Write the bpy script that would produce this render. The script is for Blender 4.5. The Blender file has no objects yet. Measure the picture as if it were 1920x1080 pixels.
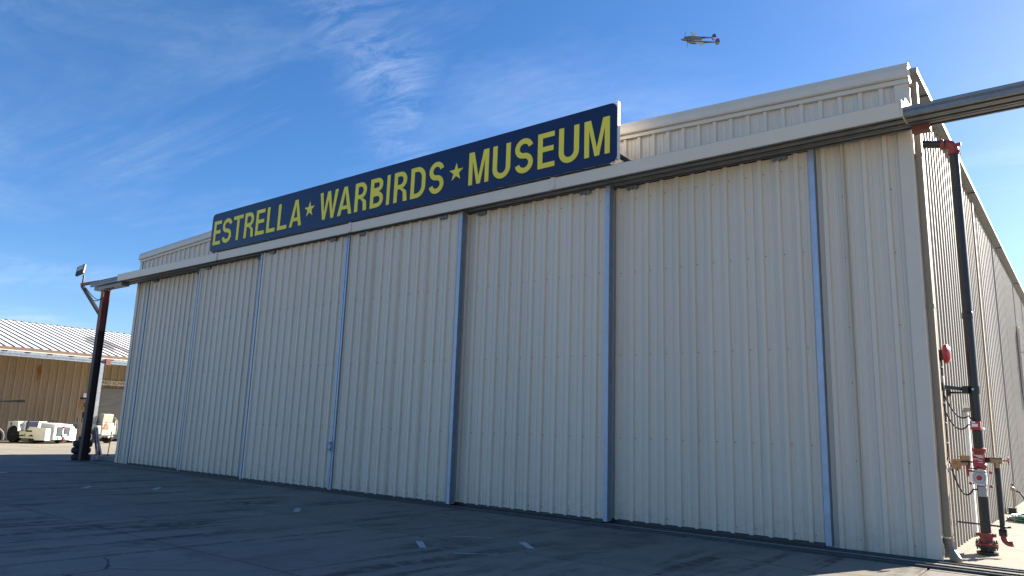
import bpy, bmesh, math, random
from mathutils import Vector, Matrix
random.seed(7)
PI = math.pi
scn = bpy.context.scene
col = scn.collection

# ------------------------------------------------------------------ camera
cam = bpy.data.objects.new('camera', bpy.data.cameras.new('camera'))
col.objects.link(cam); scn.camera = cam
cam.matrix_world = Matrix(((0.78738, 0.09089, 0.609731, 1.875),
                           (0.615614, -0.167983, -0.769936, -12.018),
                           (0.032445, 0.981591, -0.18822, 1.6),
                           (0, 0, 0, 1)))
cam.data.sensor_width = 36; cam.data.lens = 36 * 1376.4 / 1920
cam.data.clip_end = 3000; cam.data.clip_start = 0.05
scn.render.resolution_x = 1024; scn.render.resolution_y = 576

# ------------------------------------------------------------------ light
SUN_EL = math.radians(24); SUN_AZ = Vector((0.385, 0.923))           # towards the sun
sunv = Vector((SUN_AZ.x * math.cos(SUN_EL), SUN_AZ.y * math.cos(SUN_EL), math.sin(SUN_EL))).normalized()
world = bpy.data.worlds.new('World'); scn.world = world; world.use_nodes = True
nt = world.node_tree; nt.nodes.clear()
def wn(t, **k):
    n = nt.nodes.new(t)
    for a, v in k.items(): setattr(n, a, v)
    return n
sky = wn('ShaderNodeTexSky', sky_type='NISHITA', sun_disc=False)
sky.sun_elevation = SUN_EL; sky.sun_rotation = math.atan2(SUN_AZ.x, SUN_AZ.y)
sky.air_density = 0.85; sky.dust_density = 0.35; sky.ozone_density = 3.6
hsv = wn('ShaderNodeHueSaturation'); hsv.inputs['Saturation'].default_value = 1.22; hsv.inputs['Value'].default_value = 1.0
nt.links.new(sky.outputs[0], hsv.inputs['Color'])
tc = wn('ShaderNodeTexCoord')
# clouds: direction projected on a flat layer far above, so they are the same cirrus from anywhere
sep = wn('ShaderNodeSeparateXYZ'); nt.links.new(tc.outputs['Generated'], sep.inputs[0])
zc = wn('ShaderNodeMath', operation='MAXIMUM'); zc.inputs[1].default_value = 0.04; nt.links.new(sep.outputs['Z'], zc.inputs[0])
dx = wn('ShaderNodeMath', operation='DIVIDE'); nt.links.new(sep.outputs['X'], dx.inputs[0]); nt.links.new(zc.outputs[0], dx.inputs[1])
dy = wn('ShaderNodeMath', operation='DIVIDE'); nt.links.new(sep.outputs['Y'], dy.inputs[0]); nt.links.new(zc.outputs[0], dy.inputs[1])
cmb = wn('ShaderNodeCombineXYZ'); nt.links.new(dx.outputs[0], cmb.inputs[0]); nt.links.new(dy.outputs[0], cmb.inputs[1])
mp = wn('ShaderNodeMapping'); mp.inputs['Rotation'].default_value = (0, 0, math.radians(32)); mp.inputs['Scale'].default_value = (0.5, 1.5, 1)
mp.inputs['Location'].default_value = (-4.4, -3.3, 0)
nt.links.new(cmb.outputs[0], mp.inputs[0])
n1 = wn('ShaderNodeTexNoise'); n1.inputs['Scale'].default_value = 0.9; n1.inputs['Detail'].default_value = 9; n1.inputs['Roughness'].default_value = 0.62; n1.inputs['Distortion'].default_value = 0.6
n2 = wn('ShaderNodeTexNoise'); n2.inputs['Scale'].default_value = 0.55; n2.inputs['Detail'].default_value = 3
nt.links.new(mp.outputs[0], n1.inputs['Vector']); nt.links.new(cmb.outputs[0], n2.inputs['Vector'])
r1 = wn('ShaderNodeMapRange'); r1.inputs[1].default_value = 0.46; r1.inputs[2].default_value = 0.80
r2 = wn('ShaderNodeMapRange'); r2.inputs[1].default_value = 0.40; r2.inputs[2].default_value = 0.62
nt.links.new(n1.outputs[0], r1.inputs[0]); nt.links.new(n2.outputs[0], r2.inputs[0])
cm = wn('ShaderNodeMath', operation='MULTIPLY'); nt.links.new(r1.outputs[0], cm.inputs[0]); nt.links.new(r2.outputs[0], cm.inputs[1])
# one feathery streak of cirrus crossing the layer
def wm(op, a, b=None, c=None):
    n = wn('ShaderNodeMath', operation=op)
    for i, v in enumerate((a, b, c)):
        if v is None: continue
        if isinstance(v, (int, float)): n.inputs[i].default_value = v
        else: nt.links.new(v, n.inputs[i])
    return n.outputs[0]
n3 = wn('ShaderNodeTexNoise'); n3.inputs['Scale'].default_value = 5.0; n3.inputs['Detail'].default_value = 10; n3.inputs['Roughness'].default_value = 0.7; n3.inputs['Distortion'].default_value = 0.8
mp3 = wn('ShaderNodeMapping'); mp3.inputs['Rotation'].default_value = (0, 0, math.radians(-15)); mp3.inputs['Scale'].default_value = (0.7, 1.6, 1)
nt.links.new(cmb.outputs[0], mp3.inputs[0]); nt.links.new(mp3.outputs[0], n3.inputs['Vector'])
acr = wm('ADD', wm('MULTIPLY', dx.outputs[0], .8), wm('MULTIPLY', dy.outputs[0], .6))
alg = wm('ADD', wm('MULTIPLY', dx.outputs[0], -.6), wm('MULTIPLY', dy.outputs[0], .8))
off = wm('ABSOLUTE', wm('ADD', wm('ADD', acr, .48), wm('MULTIPLY', wm('SUBTRACT', n1.outputs[0], .5), .7)))
band = wn('ShaderNodeMapRange', interpolation_type='SMOOTHSTEP'); nt.links.new(off, band.inputs[0])
band.inputs[1].default_value = 0.24; band.inputs[2].default_value = 0.0
ends = wn('ShaderNodeMapRange', interpolation_type='SMOOTHSTEP'); nt.links.new(wm('ABSOLUTE', wm('SUBTRACT', alg, 2.1)), ends.inputs[0])
ends.inputs[1].default_value = 0.9; ends.inputs[2].default_value = 0.3
fea = wn('ShaderNodeMapRange'); nt.links.new(n3.outputs[0], fea.inputs[0]); fea.inputs[1].default_value = 0.40; fea.inputs[2].default_value = 0.72
streak = wm('MULTIPLY', wm('MULTIPLY', band.outputs[0], ends.outputs[0]), wm('MULTIPLY', fea.outputs[0], 0.27))
fine = wm('ADD', wm('MULTIPLY', fea.outputs[0], 0.6), 0.5)
cm2 = wn('ShaderNodeMath', operation='MAXIMUM'); nt.links.new(wm('MULTIPLY', wm('MULTIPLY', cm.outputs[0], fine), 0.42), cm2.inputs[0]); nt.links.new(streak, cm2.inputs[1])
mixc = wn('ShaderNodeMixRGB'); nt.links.new(cm2.outputs[0], mixc.inputs[0]); nt.links.new(hsv.outputs[0], mixc.inputs[1])
mixc.inputs[2].default_value = (5.0, 6.0, 7.2, 1)
bg = wn('ShaderNodeBackground'); bg.inputs['Strength'].default_value = 0.067
tint = wn('ShaderNodeMixRGB', blend_type='MULTIPLY'); tint.inputs[0].default_value = 1.0; tint.inputs[2].default_value = (1.0, 0.90, 0.92, 1)
nt.links.new(mixc.outputs[0], tint.inputs[1]); nt.links.new(tint.outputs[0], bg.inputs[0])
out = wn('ShaderNodeOutputWorld'); nt.links.new(bg.outputs[0], out.inputs[0])

sl = bpy.data.lights.new('sun', 'SUN'); sl.energy = 5.0; sl.angle = math.radians(0.53); sl.color = (1, 0.91, 0.77)
so = bpy.data.objects.new('sun', sl); col.objects.link(so)
so.rotation_euler = sunv.to_track_quat('Z', 'Y').to_euler(); so.location = (40, 90, 60)
scn.view_settings.view_transform = 'Standard'; scn.view_settings.look = 'None'
scn.view_settings.gamma = 1; scn.view_settings.use_curve_mapping = False
scn.view_settings.exposure = 1.74

# ------------------------------------------------------------------ materials
MATS = {}
def mat(name, c, rough=0.6, metal=0.0, var=0.12, scale=3.0, bump=0.0, bscale=60.0, stretch=(1, 1, 1), spec=0.5, dirt=None, rnd=0.0):
    if name in MATS: return MATS[name]
    m = bpy.data.materials.new(name); m.use_nodes = True; t = m.node_tree; L = t.links.new
    b = t.nodes['Principled BSDF']; b.inputs['Roughness'].default_value = rough; b.inputs['Metallic'].default_value = metal
    b.inputs['Specular IOR Level'].default_value = spec
    g = t.nodes.new('ShaderNodeNewGeometry'); mpn = t.nodes.new('ShaderNodeMapping'); mpn.inputs['Scale'].default_value = stretch
    L(g.outputs['Position'], mpn.inputs[0])
    n = t.nodes.new('ShaderNodeTexNoise'); n.inputs['Scale'].default_value = scale; n.inputs['Detail'].default_value = 8; n.inputs['Roughness'].default_value = 0.65
    L(mpn.outputs[0], n.inputs['Vector'])
    rp = t.nodes.new('ShaderNodeValToRGB')
    rp.color_ramp.elements[0].position = 0.3; rp.color_ramp.elements[1].position = 0.7
    rp.color_ramp.elements[0].color = tuple(x * (1 - var) for x in c) + (1,)
    rp.color_ramp.elements[1].color = tuple(min(1, x * (1 + var * 0.6)) for x in c) + (1,)
    L(n.outputs[0], rp.inputs[0]); cur = rp.outputs[0]
    if dirt:
        n3 = t.nodes.new('ShaderNodeTexNoise'); n3.inputs['Scale'].default_value = dirt[1]; n3.inputs['Detail'].default_value = 6
        mp3 = t.nodes.new('ShaderNodeMapping'); mp3.inputs['Scale'].default_value = dirt[3] if len(dirt) > 3 else (1, 1, 1)
        L(g.outputs['Position'], mp3.inputs[0]); L(mp3.outputs[0], n3.inputs['Vector'])
        mr = t.nodes.new('ShaderNodeMapRange'); mr.inputs[1].default_value = 0.55; mr.inputs[2].default_value = 0.8; mr.inputs[4].default_value = dirt[2]
        L(n3.outputs[0], mr.inputs[0])
        mx = t.nodes.new('ShaderNodeMixRGB'); L(mr.outputs[0], mx.inputs[0]); L(cur, mx.inputs[1]); mx.inputs[2].default_value = dirt[0] + (1,)
        cur = mx.outputs[0]
    if rnd:
        oi = t.nodes.new('ShaderNodeObjectInfo'); mr = t.nodes.new('ShaderNodeMapRange'); mr.inputs[3].default_value = 1 - rnd; mr.inputs[4].default_value = 1 + rnd
        L(oi.outputs['Random'], mr.inputs[0])
        hv = t.nodes.new('ShaderNodeHueSaturation'); L(mr.outputs[0], hv.inputs['Value']); L(cur, hv.inputs['Color']); cur = hv.outputs[0]
    L(cur, b.inputs['Base Color'])
    rr = t.nodes.new('ShaderNodeMapRange'); rr.inputs[3].default_value = max(0, rough - 0.08); rr.inputs[4].default_value = min(1, rough + 0.08)
    L(n.outputs[0], rr.inputs[0]); L(rr.outputs[0], b.inputs['Roughness'])
    if bump:
        nb = t.nodes.new('ShaderNodeTexNoise'); nb.inputs['Scale'].default_value = bscale; nb.inputs['Detail'].default_value = 4
        L(mpn.outputs[0], nb.inputs['Vector'])
        bp = t.nodes.new('ShaderNodeBump'); bp.inputs['Strength'].default_value = bump; bp.inputs['Distance'].default_value = 0.01
        L(nb.outputs[0], bp.inputs['Height']); L(bp.outputs[0], b.inputs['Normal'])
    MATS[name] = m; return m

def concrete(name, base, stain, amount, tracks, rnd):
    """weathered concrete: broad patches, fine grain, dark tyre tracks running out of the doors (along y)"""
    m = bpy.data.materials.new(name); m.use_nodes = True; t = m.node_tree; L = t.links.new
    b = t.nodes['Principled BSDF']; g = t.nodes.new('ShaderNodeNewGeometry')
    def noise(sc, det, stretch=(1, 1, 1), rot=0, rough=0.6, dist=0):
        mpn = t.nodes.new('ShaderNodeMapping'); mpn.inputs['Scale'].default_value = stretch; mpn.inputs['Rotation'].default_value = (0, 0, rot)
        L(g.outputs['Position'], mpn.inputs[0]); n = t.nodes.new('ShaderNodeTexNoise')
        n.inputs['Scale'].default_value = sc; n.inputs['Detail'].default_value = det; n.inputs['Roughness'].default_value = rough; n.inputs['Distortion'].default_value = dist
        L(mpn.outputs[0], n.inputs['Vector']); return n.outputs[0]
    def rng(x, a, bb, c=0, d=1):
        mr = t.nodes.new('ShaderNodeMapRange'); L(x, mr.inputs[0])
        for i, v in enumerate((a, bb, c, d)): mr.inputs[i + 1].default_value = v
        return mr.outputs[0]
    def mix(f, a, bb):
        mx = t.nodes.new('ShaderNodeMixRGB'); L(f, mx.inputs[0])
        for i, v in ((1, a), (2, bb)):
            if isinstance(v, tuple): mx.inputs[i].default_value = v + (1,)
            else: L(v, mx.inputs[i])
        return mx.outputs[0]
    def mul(a, bb):
        q = t.nodes.new('ShaderNodeMath'); q.operation = 'MULTIPLY'; L(a, q.inputs[0])
        if isinstance(bb, float): q.inputs[1].default_value = bb
        else: L(bb, q.inputs[1])
        return q.outputs[0]
    c = mix(rng(noise(0.35, 8, rough=0.7), 0.35, 0.7), tuple(x * 0.82 for x in base), tuple(x * 1.12 for x in base))
    c = mix(rng(noise(22, 8, rough=0.85), 0.36, 0.64, 0, 0.75), c, tuple(x * 0.66 for x in base))
    c = mix(mul(rng(noise(0.9, 7, (1, 0.7, 1), 0.4, 0.7, 0.4), 0.52, 0.72), amount), c, stain)
    if tracks:
        tr = mul(rng(noise(1.0, 5, (2.2, 0.22, 1), 0.16, 0.6, 0.8), 0.50, 0.60), rng(noise(0.28, 2), 0.38, 0.55))
        tr = mul(tr, rng(noise(5, 4), 0.34, 0.52))
        c = mix(mul(tr, tracks), c, tuple(x * 0.3 for x in stain))
        sc = mul(rng(noise(1.7, 6, (1, 0.5, 1), 0.9, 0.8, 2.0), 0.63, 0.70), 0.5)
        c = mix(sc, c, tuple(x * 1.5 for x in base))
    if tracks:
        oil = rng(noise(2.3, 3, (1, 1, 1), 0.3, 0.5, 0.5), 0.70, 0.76)
        c = mix(mul(oil, .75), c, tuple(x * 0.25 for x in stain))
        vo = t.nodes.new('ShaderNodeTexVoronoi'); vo.feature = 'DISTANCE_TO_EDGE'; vo.inputs['Scale'].default_value = .33
        wv = t.nodes.new('ShaderNodeTexNoise'); wv.inputs['Scale'].default_value = 1.4; wv.inputs['Detail'].default_value = 6; L(g.outputs['Position'], wv.inputs['Vector'])
        mv = t.nodes.new('ShaderNodeMixRGB'); mv.inputs[0].default_value = .25; L(g.outputs['Position'], mv.inputs[1]); L(wv.outputs['Color'], mv.inputs[2]); L(mv.outputs[0], vo.inputs['Vector'])
        crk = mul(rng(vo.outputs['Distance'], 0.0035, 0.0012), rng(noise(0.2, 2), 0.52, 0.56))
        c = mix(mul(crk, .8), c, tuple(x * 0.2 for x in stain))
    if rnd:
        oi = t.nodes.new('ShaderNodeObjectInfo'); hv = t.nodes.new('ShaderNodeHueSaturation')
        L(rng(oi.outputs['Random'], 0, 1, 1 - rnd, 1 + rnd), hv.inputs['Value']); L(c, hv.inputs['Color']); c = hv.outputs[0]
    L(c, b.inputs['Base Color']); b.inputs['Specular IOR Level'].default_value = 0.25
    L(rng(noise(2, 5), 0.3, 0.7, 0.72, 0.95), b.inputs['Roughness'])
    bp = t.nodes.new('ShaderNodeBump'); bp.inputs['Strength'].default_value = 0.35; bp.inputs['Distance'].default_value = 0.006
    L(noise(45, 5, rough=0.7), bp.inputs['Height']); L(bp.outputs[0], b.inputs['Normal'])
    return m

M_apron = concrete('apron_concrete', (0.25, 0.225, 0.190), (0.095, 0.088, 0.08), 0.8, 0.7, 0.08)
M_walk = concrete('walk_concrete', (0.36, 0.33, 0.27), (0.30, 0.26, 0.20), 0.5, 0, 0.05)
M_field = concrete('field_concrete', (0.48, 0.43, 0.34), (0.34, 0.30, 0.24), 0.5, 0, 0)
M_dirt = mat('joint_filler', (0.012, 0.012, 0.013), 0.95)
M_cream = mat('cream_steel', (0.635, 0.56, 0.455), 0.42, 0, 0.05, 1.2, 0.05, 40, (1, 1, 0.12), 0.4, dirt=((0.50, 0.44, 0.36), 0.9, 0.5, (3, 3, 0.15)), rnd=0.035)
def add_wear(m, zlim, col_, amt, dent):
    t = m.node_tree; L = t.links.new; b = t.nodes['Principled BSDF']; g = t.nodes.new('ShaderNodeNewGeometry')
    n = t.nodes.new('ShaderNodeTexNoise'); n.inputs['Scale'].default_value = 7; n.inputs['Detail'].default_value = 7; n.inputs['Roughness'].default_value = .75; L(g.outputs['Position'], n.inputs['Vector'])
    sp = t.nodes.new('ShaderNodeSeparateXYZ'); L(g.outputs['Position'], sp.inputs[0])
    a = t.nodes.new('ShaderNodeMapRange'); L(sp.outputs['Z'], a.inputs[0]); a.inputs[1].default_value = zlim; a.inputs[2].default_value = 0.05; a.inputs[3].default_value = 0; a.inputs[4].default_value = .34
    d = t.nodes.new('ShaderNodeMath'); d.operation = 'ADD'; L(n.outputs[0], d.inputs[0]); L(a.outputs[0], d.inputs[1])
    r = t.nodes.new('ShaderNodeMapRange'); L(d.outputs[0], r.inputs[0]); r.inputs[1].default_value = .66; r.inputs[2].default_value = .9; r.inputs[4].default_value = amt
    mx = t.nodes.new('ShaderNodeMixRGB'); L(r.outputs[0], mx.inputs[0]); mx.inputs[2].default_value = col_ + (1,)
    src = b.inputs['Base Color'].links[0].from_socket; L(src, mx.inputs[1]); L(mx.outputs[0], b.inputs['Base Color'])
    w = t.nodes.new('ShaderNodeTexNoise'); w.inputs['Scale'].default_value = 1.3; w.inputs['Detail'].default_value = 3
    mp_ = t.nodes.new('ShaderNodeMapping'); mp_.inputs['Scale'].default_value = (1.6, 1.6, .55); L(g.outputs['Position'], mp_.inputs[0]); L(mp_.outputs[0], w.inputs['Vector'])
    bp = t.nodes.new('ShaderNodeBump'); bp.inputs['Strength'].default_value = dent; bp.inputs['Distance'].default_value = .05; L(w.outputs[0], bp.inputs['Height'])
    if b.inputs['Normal'].links: L(b.inputs['Normal'].links[0].from_socket, bp.inputs['Normal'])
    L(bp.outputs[0], b.inputs['Normal'])
add_wear(M_cream, .9, (0.40, 0.34, 0.27), .30, .35)
M_cream2 = mat('cream_trim', (0.62, 0.55, 0.45), 0.4, 0, 0.05, 2, 0.04, 50, spec=0.4)
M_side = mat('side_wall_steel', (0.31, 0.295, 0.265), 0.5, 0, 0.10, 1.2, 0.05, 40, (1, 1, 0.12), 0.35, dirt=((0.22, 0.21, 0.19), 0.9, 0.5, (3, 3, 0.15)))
M_beige = mat('beige_trim', (0.31, 0.245, 0.17), 0.5, 0, 0.06, 2, spec=0.4)
M_galv = mat('galvanised_steel', (0.42, 0.46, 0.50), 0.38, 0.75, 0.22, 9, 0.1, 30, spec=0.5)
M_galvb = mat('galvanised_channel', (0.33, 0.40, 0.50), 0.42, 0.35, 0.15, 6, 0.05, 30)
M_galvd = mat('dull_and_shaded_galvanised', (0.17, 0.21, 0.255), 0.6, 0.2, 0.2, 5)  # dull fittings, and the shade coloured onto the leaf ends
M_trackg = mat('dark_track_steel', (0.21, 0.225, 0.23), 0.5, 0.35, 0.25, 5)
M_dark = mat('dark_steel', (0.025, 0.026, 0.03), 0.5, 0.3, 0.3, 6)
M_rail = mat('rail_steel', (0.05, 0.055, 0.06), 0.5, 0.5, 0.4, 8)
M_primer = mat('red_primer', (0.20, 0.065, 0.045), 0.65, 0, 0.25, 5)
M_postdk = mat('dark_brown', (0.028, 0.018, 0.018), 0.6, 0, 0.3, 4)
M_navy = mat('navy_sign', (0.004, 0.014, 0.062), 0.35, 0, 0.08, 1.5, spec=0.35)
M_yellow = mat('yellow_vinyl', (0.82, 0.68, 0.07), 0.5, 0, 0.04, 2, spec=0.3)
M_white = mat('white_paint', (0.80, 0.79, 0.77), 0.4, 0, 0.05, 3)
M_offwhite = mat('offwhite_paint', (0.27, 0.255, 0.22), 0.45, 0, 0.12, 5, dirt=((0.30, 0.27, 0.22), 2.5, 0.5))
M_black = mat('black_rubber', (0.012, 0.012, 0.013), 0.75, 0, 0.25, 12)
M_blackp = mat('black_pipe', (0.018, 0.021, 0.026), 0.35, 0.1, 0.3, 7, 0.05, 40)
M_red = mat('red_casting', (0.23, 0.034, 0.026), 0.42, 0, 0.2, 14, 0.1, 60)
M_redl = mat('red_enamel', (0.36, 0.018, 0.03), 0.35, 0, 0.1, 8)
M_grey = mat('grey_box', (0.33, 0.35, 0.37), 0.5, 0.1, 0.1, 6)
M_lgrey = mat('light_grey_box', (0.55, 0.57, 0.58), 0.5, 0.1, 0.08, 6)
M_tan = mat('tan_plate', (0.42, 0.25, 0.12), 0.6, 0, 0.12, 8)
M_tanwall = mat('tan_wall_steel', (0.36, 0.275, 0.18), 0.5, 0, 0.10, 0.7, 0.05, 20, (1, 1, 0.3), dirt=((0.25, 0.17, 0.09), 0.8, 0.4, (2, 2, 0.3)))
M_roofw = mat('white_roof_steel', (0.86, 0.83, 0.78), 0.5, 0, 0.06, 0.7, rnd=0.03)
M_roofd = mat('rusted_roof_steel', (0.33, 0.30, 0.29), 0.6, 0, 0.4, 1.5)
M_seam = mat('roof_seam', (0.06, 0.062, 0.07), 0.55, 0, 0.1, 2)  # white roof's seams coloured dark for the rib shade and gap
M_brown = mat('brown_fascia', (0.17, 0.105, 0.075), 0.6, 0, 0.15, 3)
M_door = mat('roller_door_steel', (0.36, 0.36, 0.34), 0.5, 0.1, 0.08, 1)
M_rust = mat('rust', (0.26, 0.09, 0.03), 0.85, 0, 0.4, 12)
M_signw = mat('sign_board', (0.62, 0.57, 0.47), 0.6, 0, 0.1, 3)
M_ink = mat('black_ink', (0.03, 0.028, 0.025), 0.6)
M_seat = mat('navy_vinyl', (0.012, 0.016, 0.045), 0.45)
M_orange = mat('orange_reflector', (0.85, 0.10, 0.02), 0.45)
M_yel = mat('yellow_enamel', (0.80, 0.66, 0.07), 0.4)
M_hose = mat('green_hose', (0.02, 0.13, 0.085), 0.45, 0, 0.2, 10)
M_glass = mat('lamp_lens', (0.50, 0.47, 0.36), 0.2, 0, 0.1, 20)
M_bronze = mat('bronze_housing', (0.045, 0.042, 0.038), 0.45, 0.2, 0.1, 6)
M_brass = mat('brass', (0.36, 0.27, 0.16), 0.4, 0.7, 0.15, 8)
M_mark = mat('worn_white_paint', (0.46, 0.47, 0.46), 0.8, 0, 0.3, 18, dirt=((0.16, 0.16, 0.16), 9, 0.75))
M_mort = mat('mortar', (0.30, 0.30, 0.30), 0.9, 0, 0.4, 8)
M_alu = mat('bare_aluminium', (0.13, 0.128, 0.122), 0.45, 0.2, 0.15, 0.8)
M_wing = mat('wing_skin', (0.70, 0.68, 0.64), 0.6, 0, 0.06, 0.8)
M_alud = mat('dark_aluminium', (0.05, 0.05, 0.05), 0.4, 0.4, 0.3, 0.8)
M_canopyg = mat('canopy_glass', (0.12, 0.13, 0.14), 0.08, 0, 0.1, 2, spec=0.8)
M_blue = mat('blue_cloth', (0.02, 0.03, 0.10), 0.8)
M_clothr = mat('red_cloth', (0.28, 0.02, 0.03), 0.8)

# ------------------------------------------------------------------ mesh helpers
ORG = {}
class MB:
    def __init__(s): s.v = []; s.f = []; s.smooth = False
    def add(s, vs, fs):
        n = len(s.v); s.v += [Vector(p) for p in vs]; s.f += [tuple(i + n for i in f) for f in fs]; return s
    def box(s, a, b):
        (x0, y0, z0), (x1, y1, z1) = a, b
        return s.add([(x0, y0, z0), (x1, y0, z0), (x1, y1, z0), (x0, y1, z0), (x0, y0, z1), (x1, y0, z1), (x1, y1, z1), (x0, y1, z1)],
                     [(0, 3, 2, 1), (4, 5, 6, 7), (0, 1, 5, 4), (1, 2, 6, 5), (2, 3, 7, 6), (3, 0, 4, 7)])
    def bar(s, p, q, w, h, up=(0, 0, 1)):
        p, q = Vector(p), Vector(q); d = (q - p).normalized(); u = Vector(up)
        if abs(d.dot(u)) > 0.98: u = Vector((0, 1, 0))
        sd = d.cross(u).normalized() * w / 2; u2 = sd.cross(d).normalized() * h / 2
        vs = [c + a * sd + b * u2 for c in (p, q) for a, b in ((-1, -1), (1, -1), (1, 1), (-1, 1))]
        return s.add(vs, [(0, 1, 2, 3), (7, 6, 5, 4), (0, 4, 5, 1), (1, 5, 6, 2), (2, 6, 7, 3), (3, 7, 4, 0)])
    def prism(s, poly, d0, d1, axis='x'):
        """extrude a closed 2-D polygon along an axis; poly gives the two other coordinates in order"""
        n = len(poly)
        def P(u, v, d): return {'x': (d, u, v), 'y': (u, d, v), 'z': (u, v, d)}[axis]
        vs = [P(u, v, d0) for u, v in poly] + [P(u, v, d1) for u, v in poly]
        fs = [tuple(range(n - 1, -1, -1)), tuple(range(n, 2 * n))] + [(i, (i + 1) % n, n + (i + 1) % n, n + i) for i in range(n)]
        return s.add(vs, fs)
    def tube(s, pts, r, n=10, cap=True):
        pts = [Vector(p) for p in pts]; rs = r if isinstance(r, (list, tuple)) else [r] * len(pts)
        vs = []; ref = None
        for i, p in enumerate(pts):
            d = (pts[min(i + 1, len(pts) - 1)] - pts[max(i - 1, 0)]).normalized()
            if ref is None: ref = d.orthogonal().normalized()
            ref = (ref - d * ref.dot(d)).normalized(); b = d.cross(ref)
            vs += [p + (ref * math.cos(2 * PI * k / n) + b * math.sin(2 * PI * k / n)) * rs[i] for k in range(n)]
        fs = []
        for i in range(len(pts) - 1):
            fs += [(i * n + k, i * n + (k + 1) % n, (i + 1) * n + (k + 1) % n, (i + 1) * n + k) for k in range(n)]
        if cap: fs += [tuple(range(n - 1, -1, -1)), tuple(range((len(pts) - 1) * n, len(pts) * n))]
        s.smooth = True; return s.add(vs, fs)
    def cyl(s, p, q, r, n=16): return s.tube([p, q], r, n)
    def lathe(s, prof, c, axis=(0, 0, 1), n=20):
        """prof: (radius, height) pairs along the axis from point c"""
        ax = Vector(axis).normalized(); c = Vector(c)
        return s.tube_prof([(c + ax * h, r) for r, h in prof], ax, n)
    def tube_prof(s, pr, ax, n):
        ref = ax.orthogonal().normalized(); b = ax.cross(ref); vs = []
        for p, r in pr: vs += [p + (ref * math.cos(2 * PI * k / n) + b * math.sin(2 * PI * k / n)) * max(r, 1e-4) for k in range(n)]
        fs = []
        for i in range(len(pr) - 1): fs += [(i * n + k, i * n + (k + 1) % n, (i + 1) * n + (k + 1) % n, (i + 1) * n + k) for k in range(n)]
        fs += [tuple(range(n - 1, -1, -1)), tuple(range((len(pr) - 1) * n, len(pr) * n))]
        s.smooth = True; return s.add(vs, fs)
    def torus(s, c, R, r, axis=(0, 0, 1), n=28, k=10):
        ax = Vector(axis).normalized(); u = ax.orthogonal().normalized(); v = ax.cross(u); c = Vector(c); vs = []
        for i in range(n):
            a = 2 * PI * i / n; d = u * math.cos(a) + v * math.sin(a)
            vs += [c + d * (R + r * math.cos(2 * PI * j / k)) + ax * r * math.sin(2 * PI * j / k) for j in range(k)]
        fs = [(i * k + j, ((i + 1) % n) * k + j, ((i + 1) % n) * k + (j + 1) % k, i * k + (j + 1) % k) for i in range(n) for j in range(k)]
        s.smooth = True; return s.add(vs, fs)
    def mesh(s, name, m, org=Vector((0, 0, 0)), bevel=0):
        me = bpy.data.meshes.new(name); me.from_pydata([p - org for p in s.v], [], s.f); me.materials.append(m)
        bm = bmesh.new(); bm.from_mesh(me); bmesh.ops.recalc_face_normals(bm, faces=bm.faces) if bevel or s.smooth else None
        if bevel:
            es = [e for e in bm.edges if len(e.link_faces) == 2 and e.calc_face_angle(0) > 0.6]
            bmesh.ops.bevel(bm, geom=es, offset=bevel, segments=2, affect='EDGES', profile=0.6)
        bm.to_mesh(me); bm.free()
        if s.smooth:
            for p in me.polygons: p.use_smooth = True
            try: me.set_sharp_from_angle(angle=math.radians(38))
            except Exception: pass
        return me
    def build(s, name, m, parent=None, bevel=0, label=None, kind=None):
        org = ORG.get(parent.name, Vector((0, 0, 0))) if parent else Vector((0, 0, 0))
        o = bpy.data.objects.new(name, s.mesh(name, m, org, bevel)); col.objects.link(o)
        if parent: o.parent = parent; ORG[o.name] = org
        if label: o['label'] = label
        if kind: o['kind'] = kind
        return o

def thing(name, label, cat, loc=(0, 0, 0), group=None, local=False, kind=None):
    """an Empty at the base of a thing; unless local, its parts are written in world coordinates"""
    o = bpy.data.objects.new(name, None); col.objects.link(o); o.location = loc; o.empty_display_size = 0.2
    if label: o['label'] = label
    if cat: o['category'] = cat
    if group: o['group'] = group
    if kind: o['kind'] = kind
    ORG[o.name] = Vector((0, 0, 0)) if local else Vector(loc)
    return o
def kids(o): return [c for c in bpy.data.objects if c.parent == o]
def copy_tree(o, parent=None):
    c = o.copy(); col.objects.link(c)
    if parent: c.parent = parent
    ORG[c.name] = ORG.get(o.name, Vector((0, 0, 0)))
    for ch in kids(o): copy_tree(ch, c)
    return c
def face(o, f):                                                     # turn a local thing so that its +x points along f
    o.rotation_euler = (0, 0, math.atan2(f[1], f[0]))

# corrugated sheet ---------------------------------------------------
RIB = ((-.046, 0), (-.030, .046), (.030, .046), (.046, 0), (.098, 0), (.106, .009), (.124, .009), (.134, 0), (.171, 0), (.179, .009), (.197, .009), (.207, 0))
def sheet(u0, u1, w0, w1, place, pitch=.305, deep=1.0, phase=0.0, topf=None):
    """rib profile across u from u0 to u1, straight along w (z); place(u, h, w) puts a point; h is the height of the rib"""
    pts = [(u0, 0.0)]
    k = math.floor((u0 - phase) / pitch) - 1
    while k * pitch + phase < u1 + pitch:
        for a, h in RIB:
            u = k * pitch + phase + a * pitch / .305
            if u0 + 1e-4 < u < u1 - 1e-4: pts.append((u, h * deep))
        k += 1
    pts.append((u1, 0.0))
    mb = MB(); vs = []
    for u, h in pts: vs += [place(u, h, w0), place(u, h, topf(u) if topf else w1)]
    fs = [(2 * i, 2 * i + 2, 2 * i + 3, 2 * i + 1) for i in range(len(pts) - 1)]
    return mb.add(vs, fs)

# ================================================================== SETTING
g = MB(); g.add([(-900, -900, -.03), (900, -900, -.03), (900, 900, -.03), (-900, 900, -.03)], [(0, 1, 2, 3)])
o = g.build('ground', M_field, kind='structure')
o['label'] = 'sun bleached concrete airfield beyond the slabs'

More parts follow.
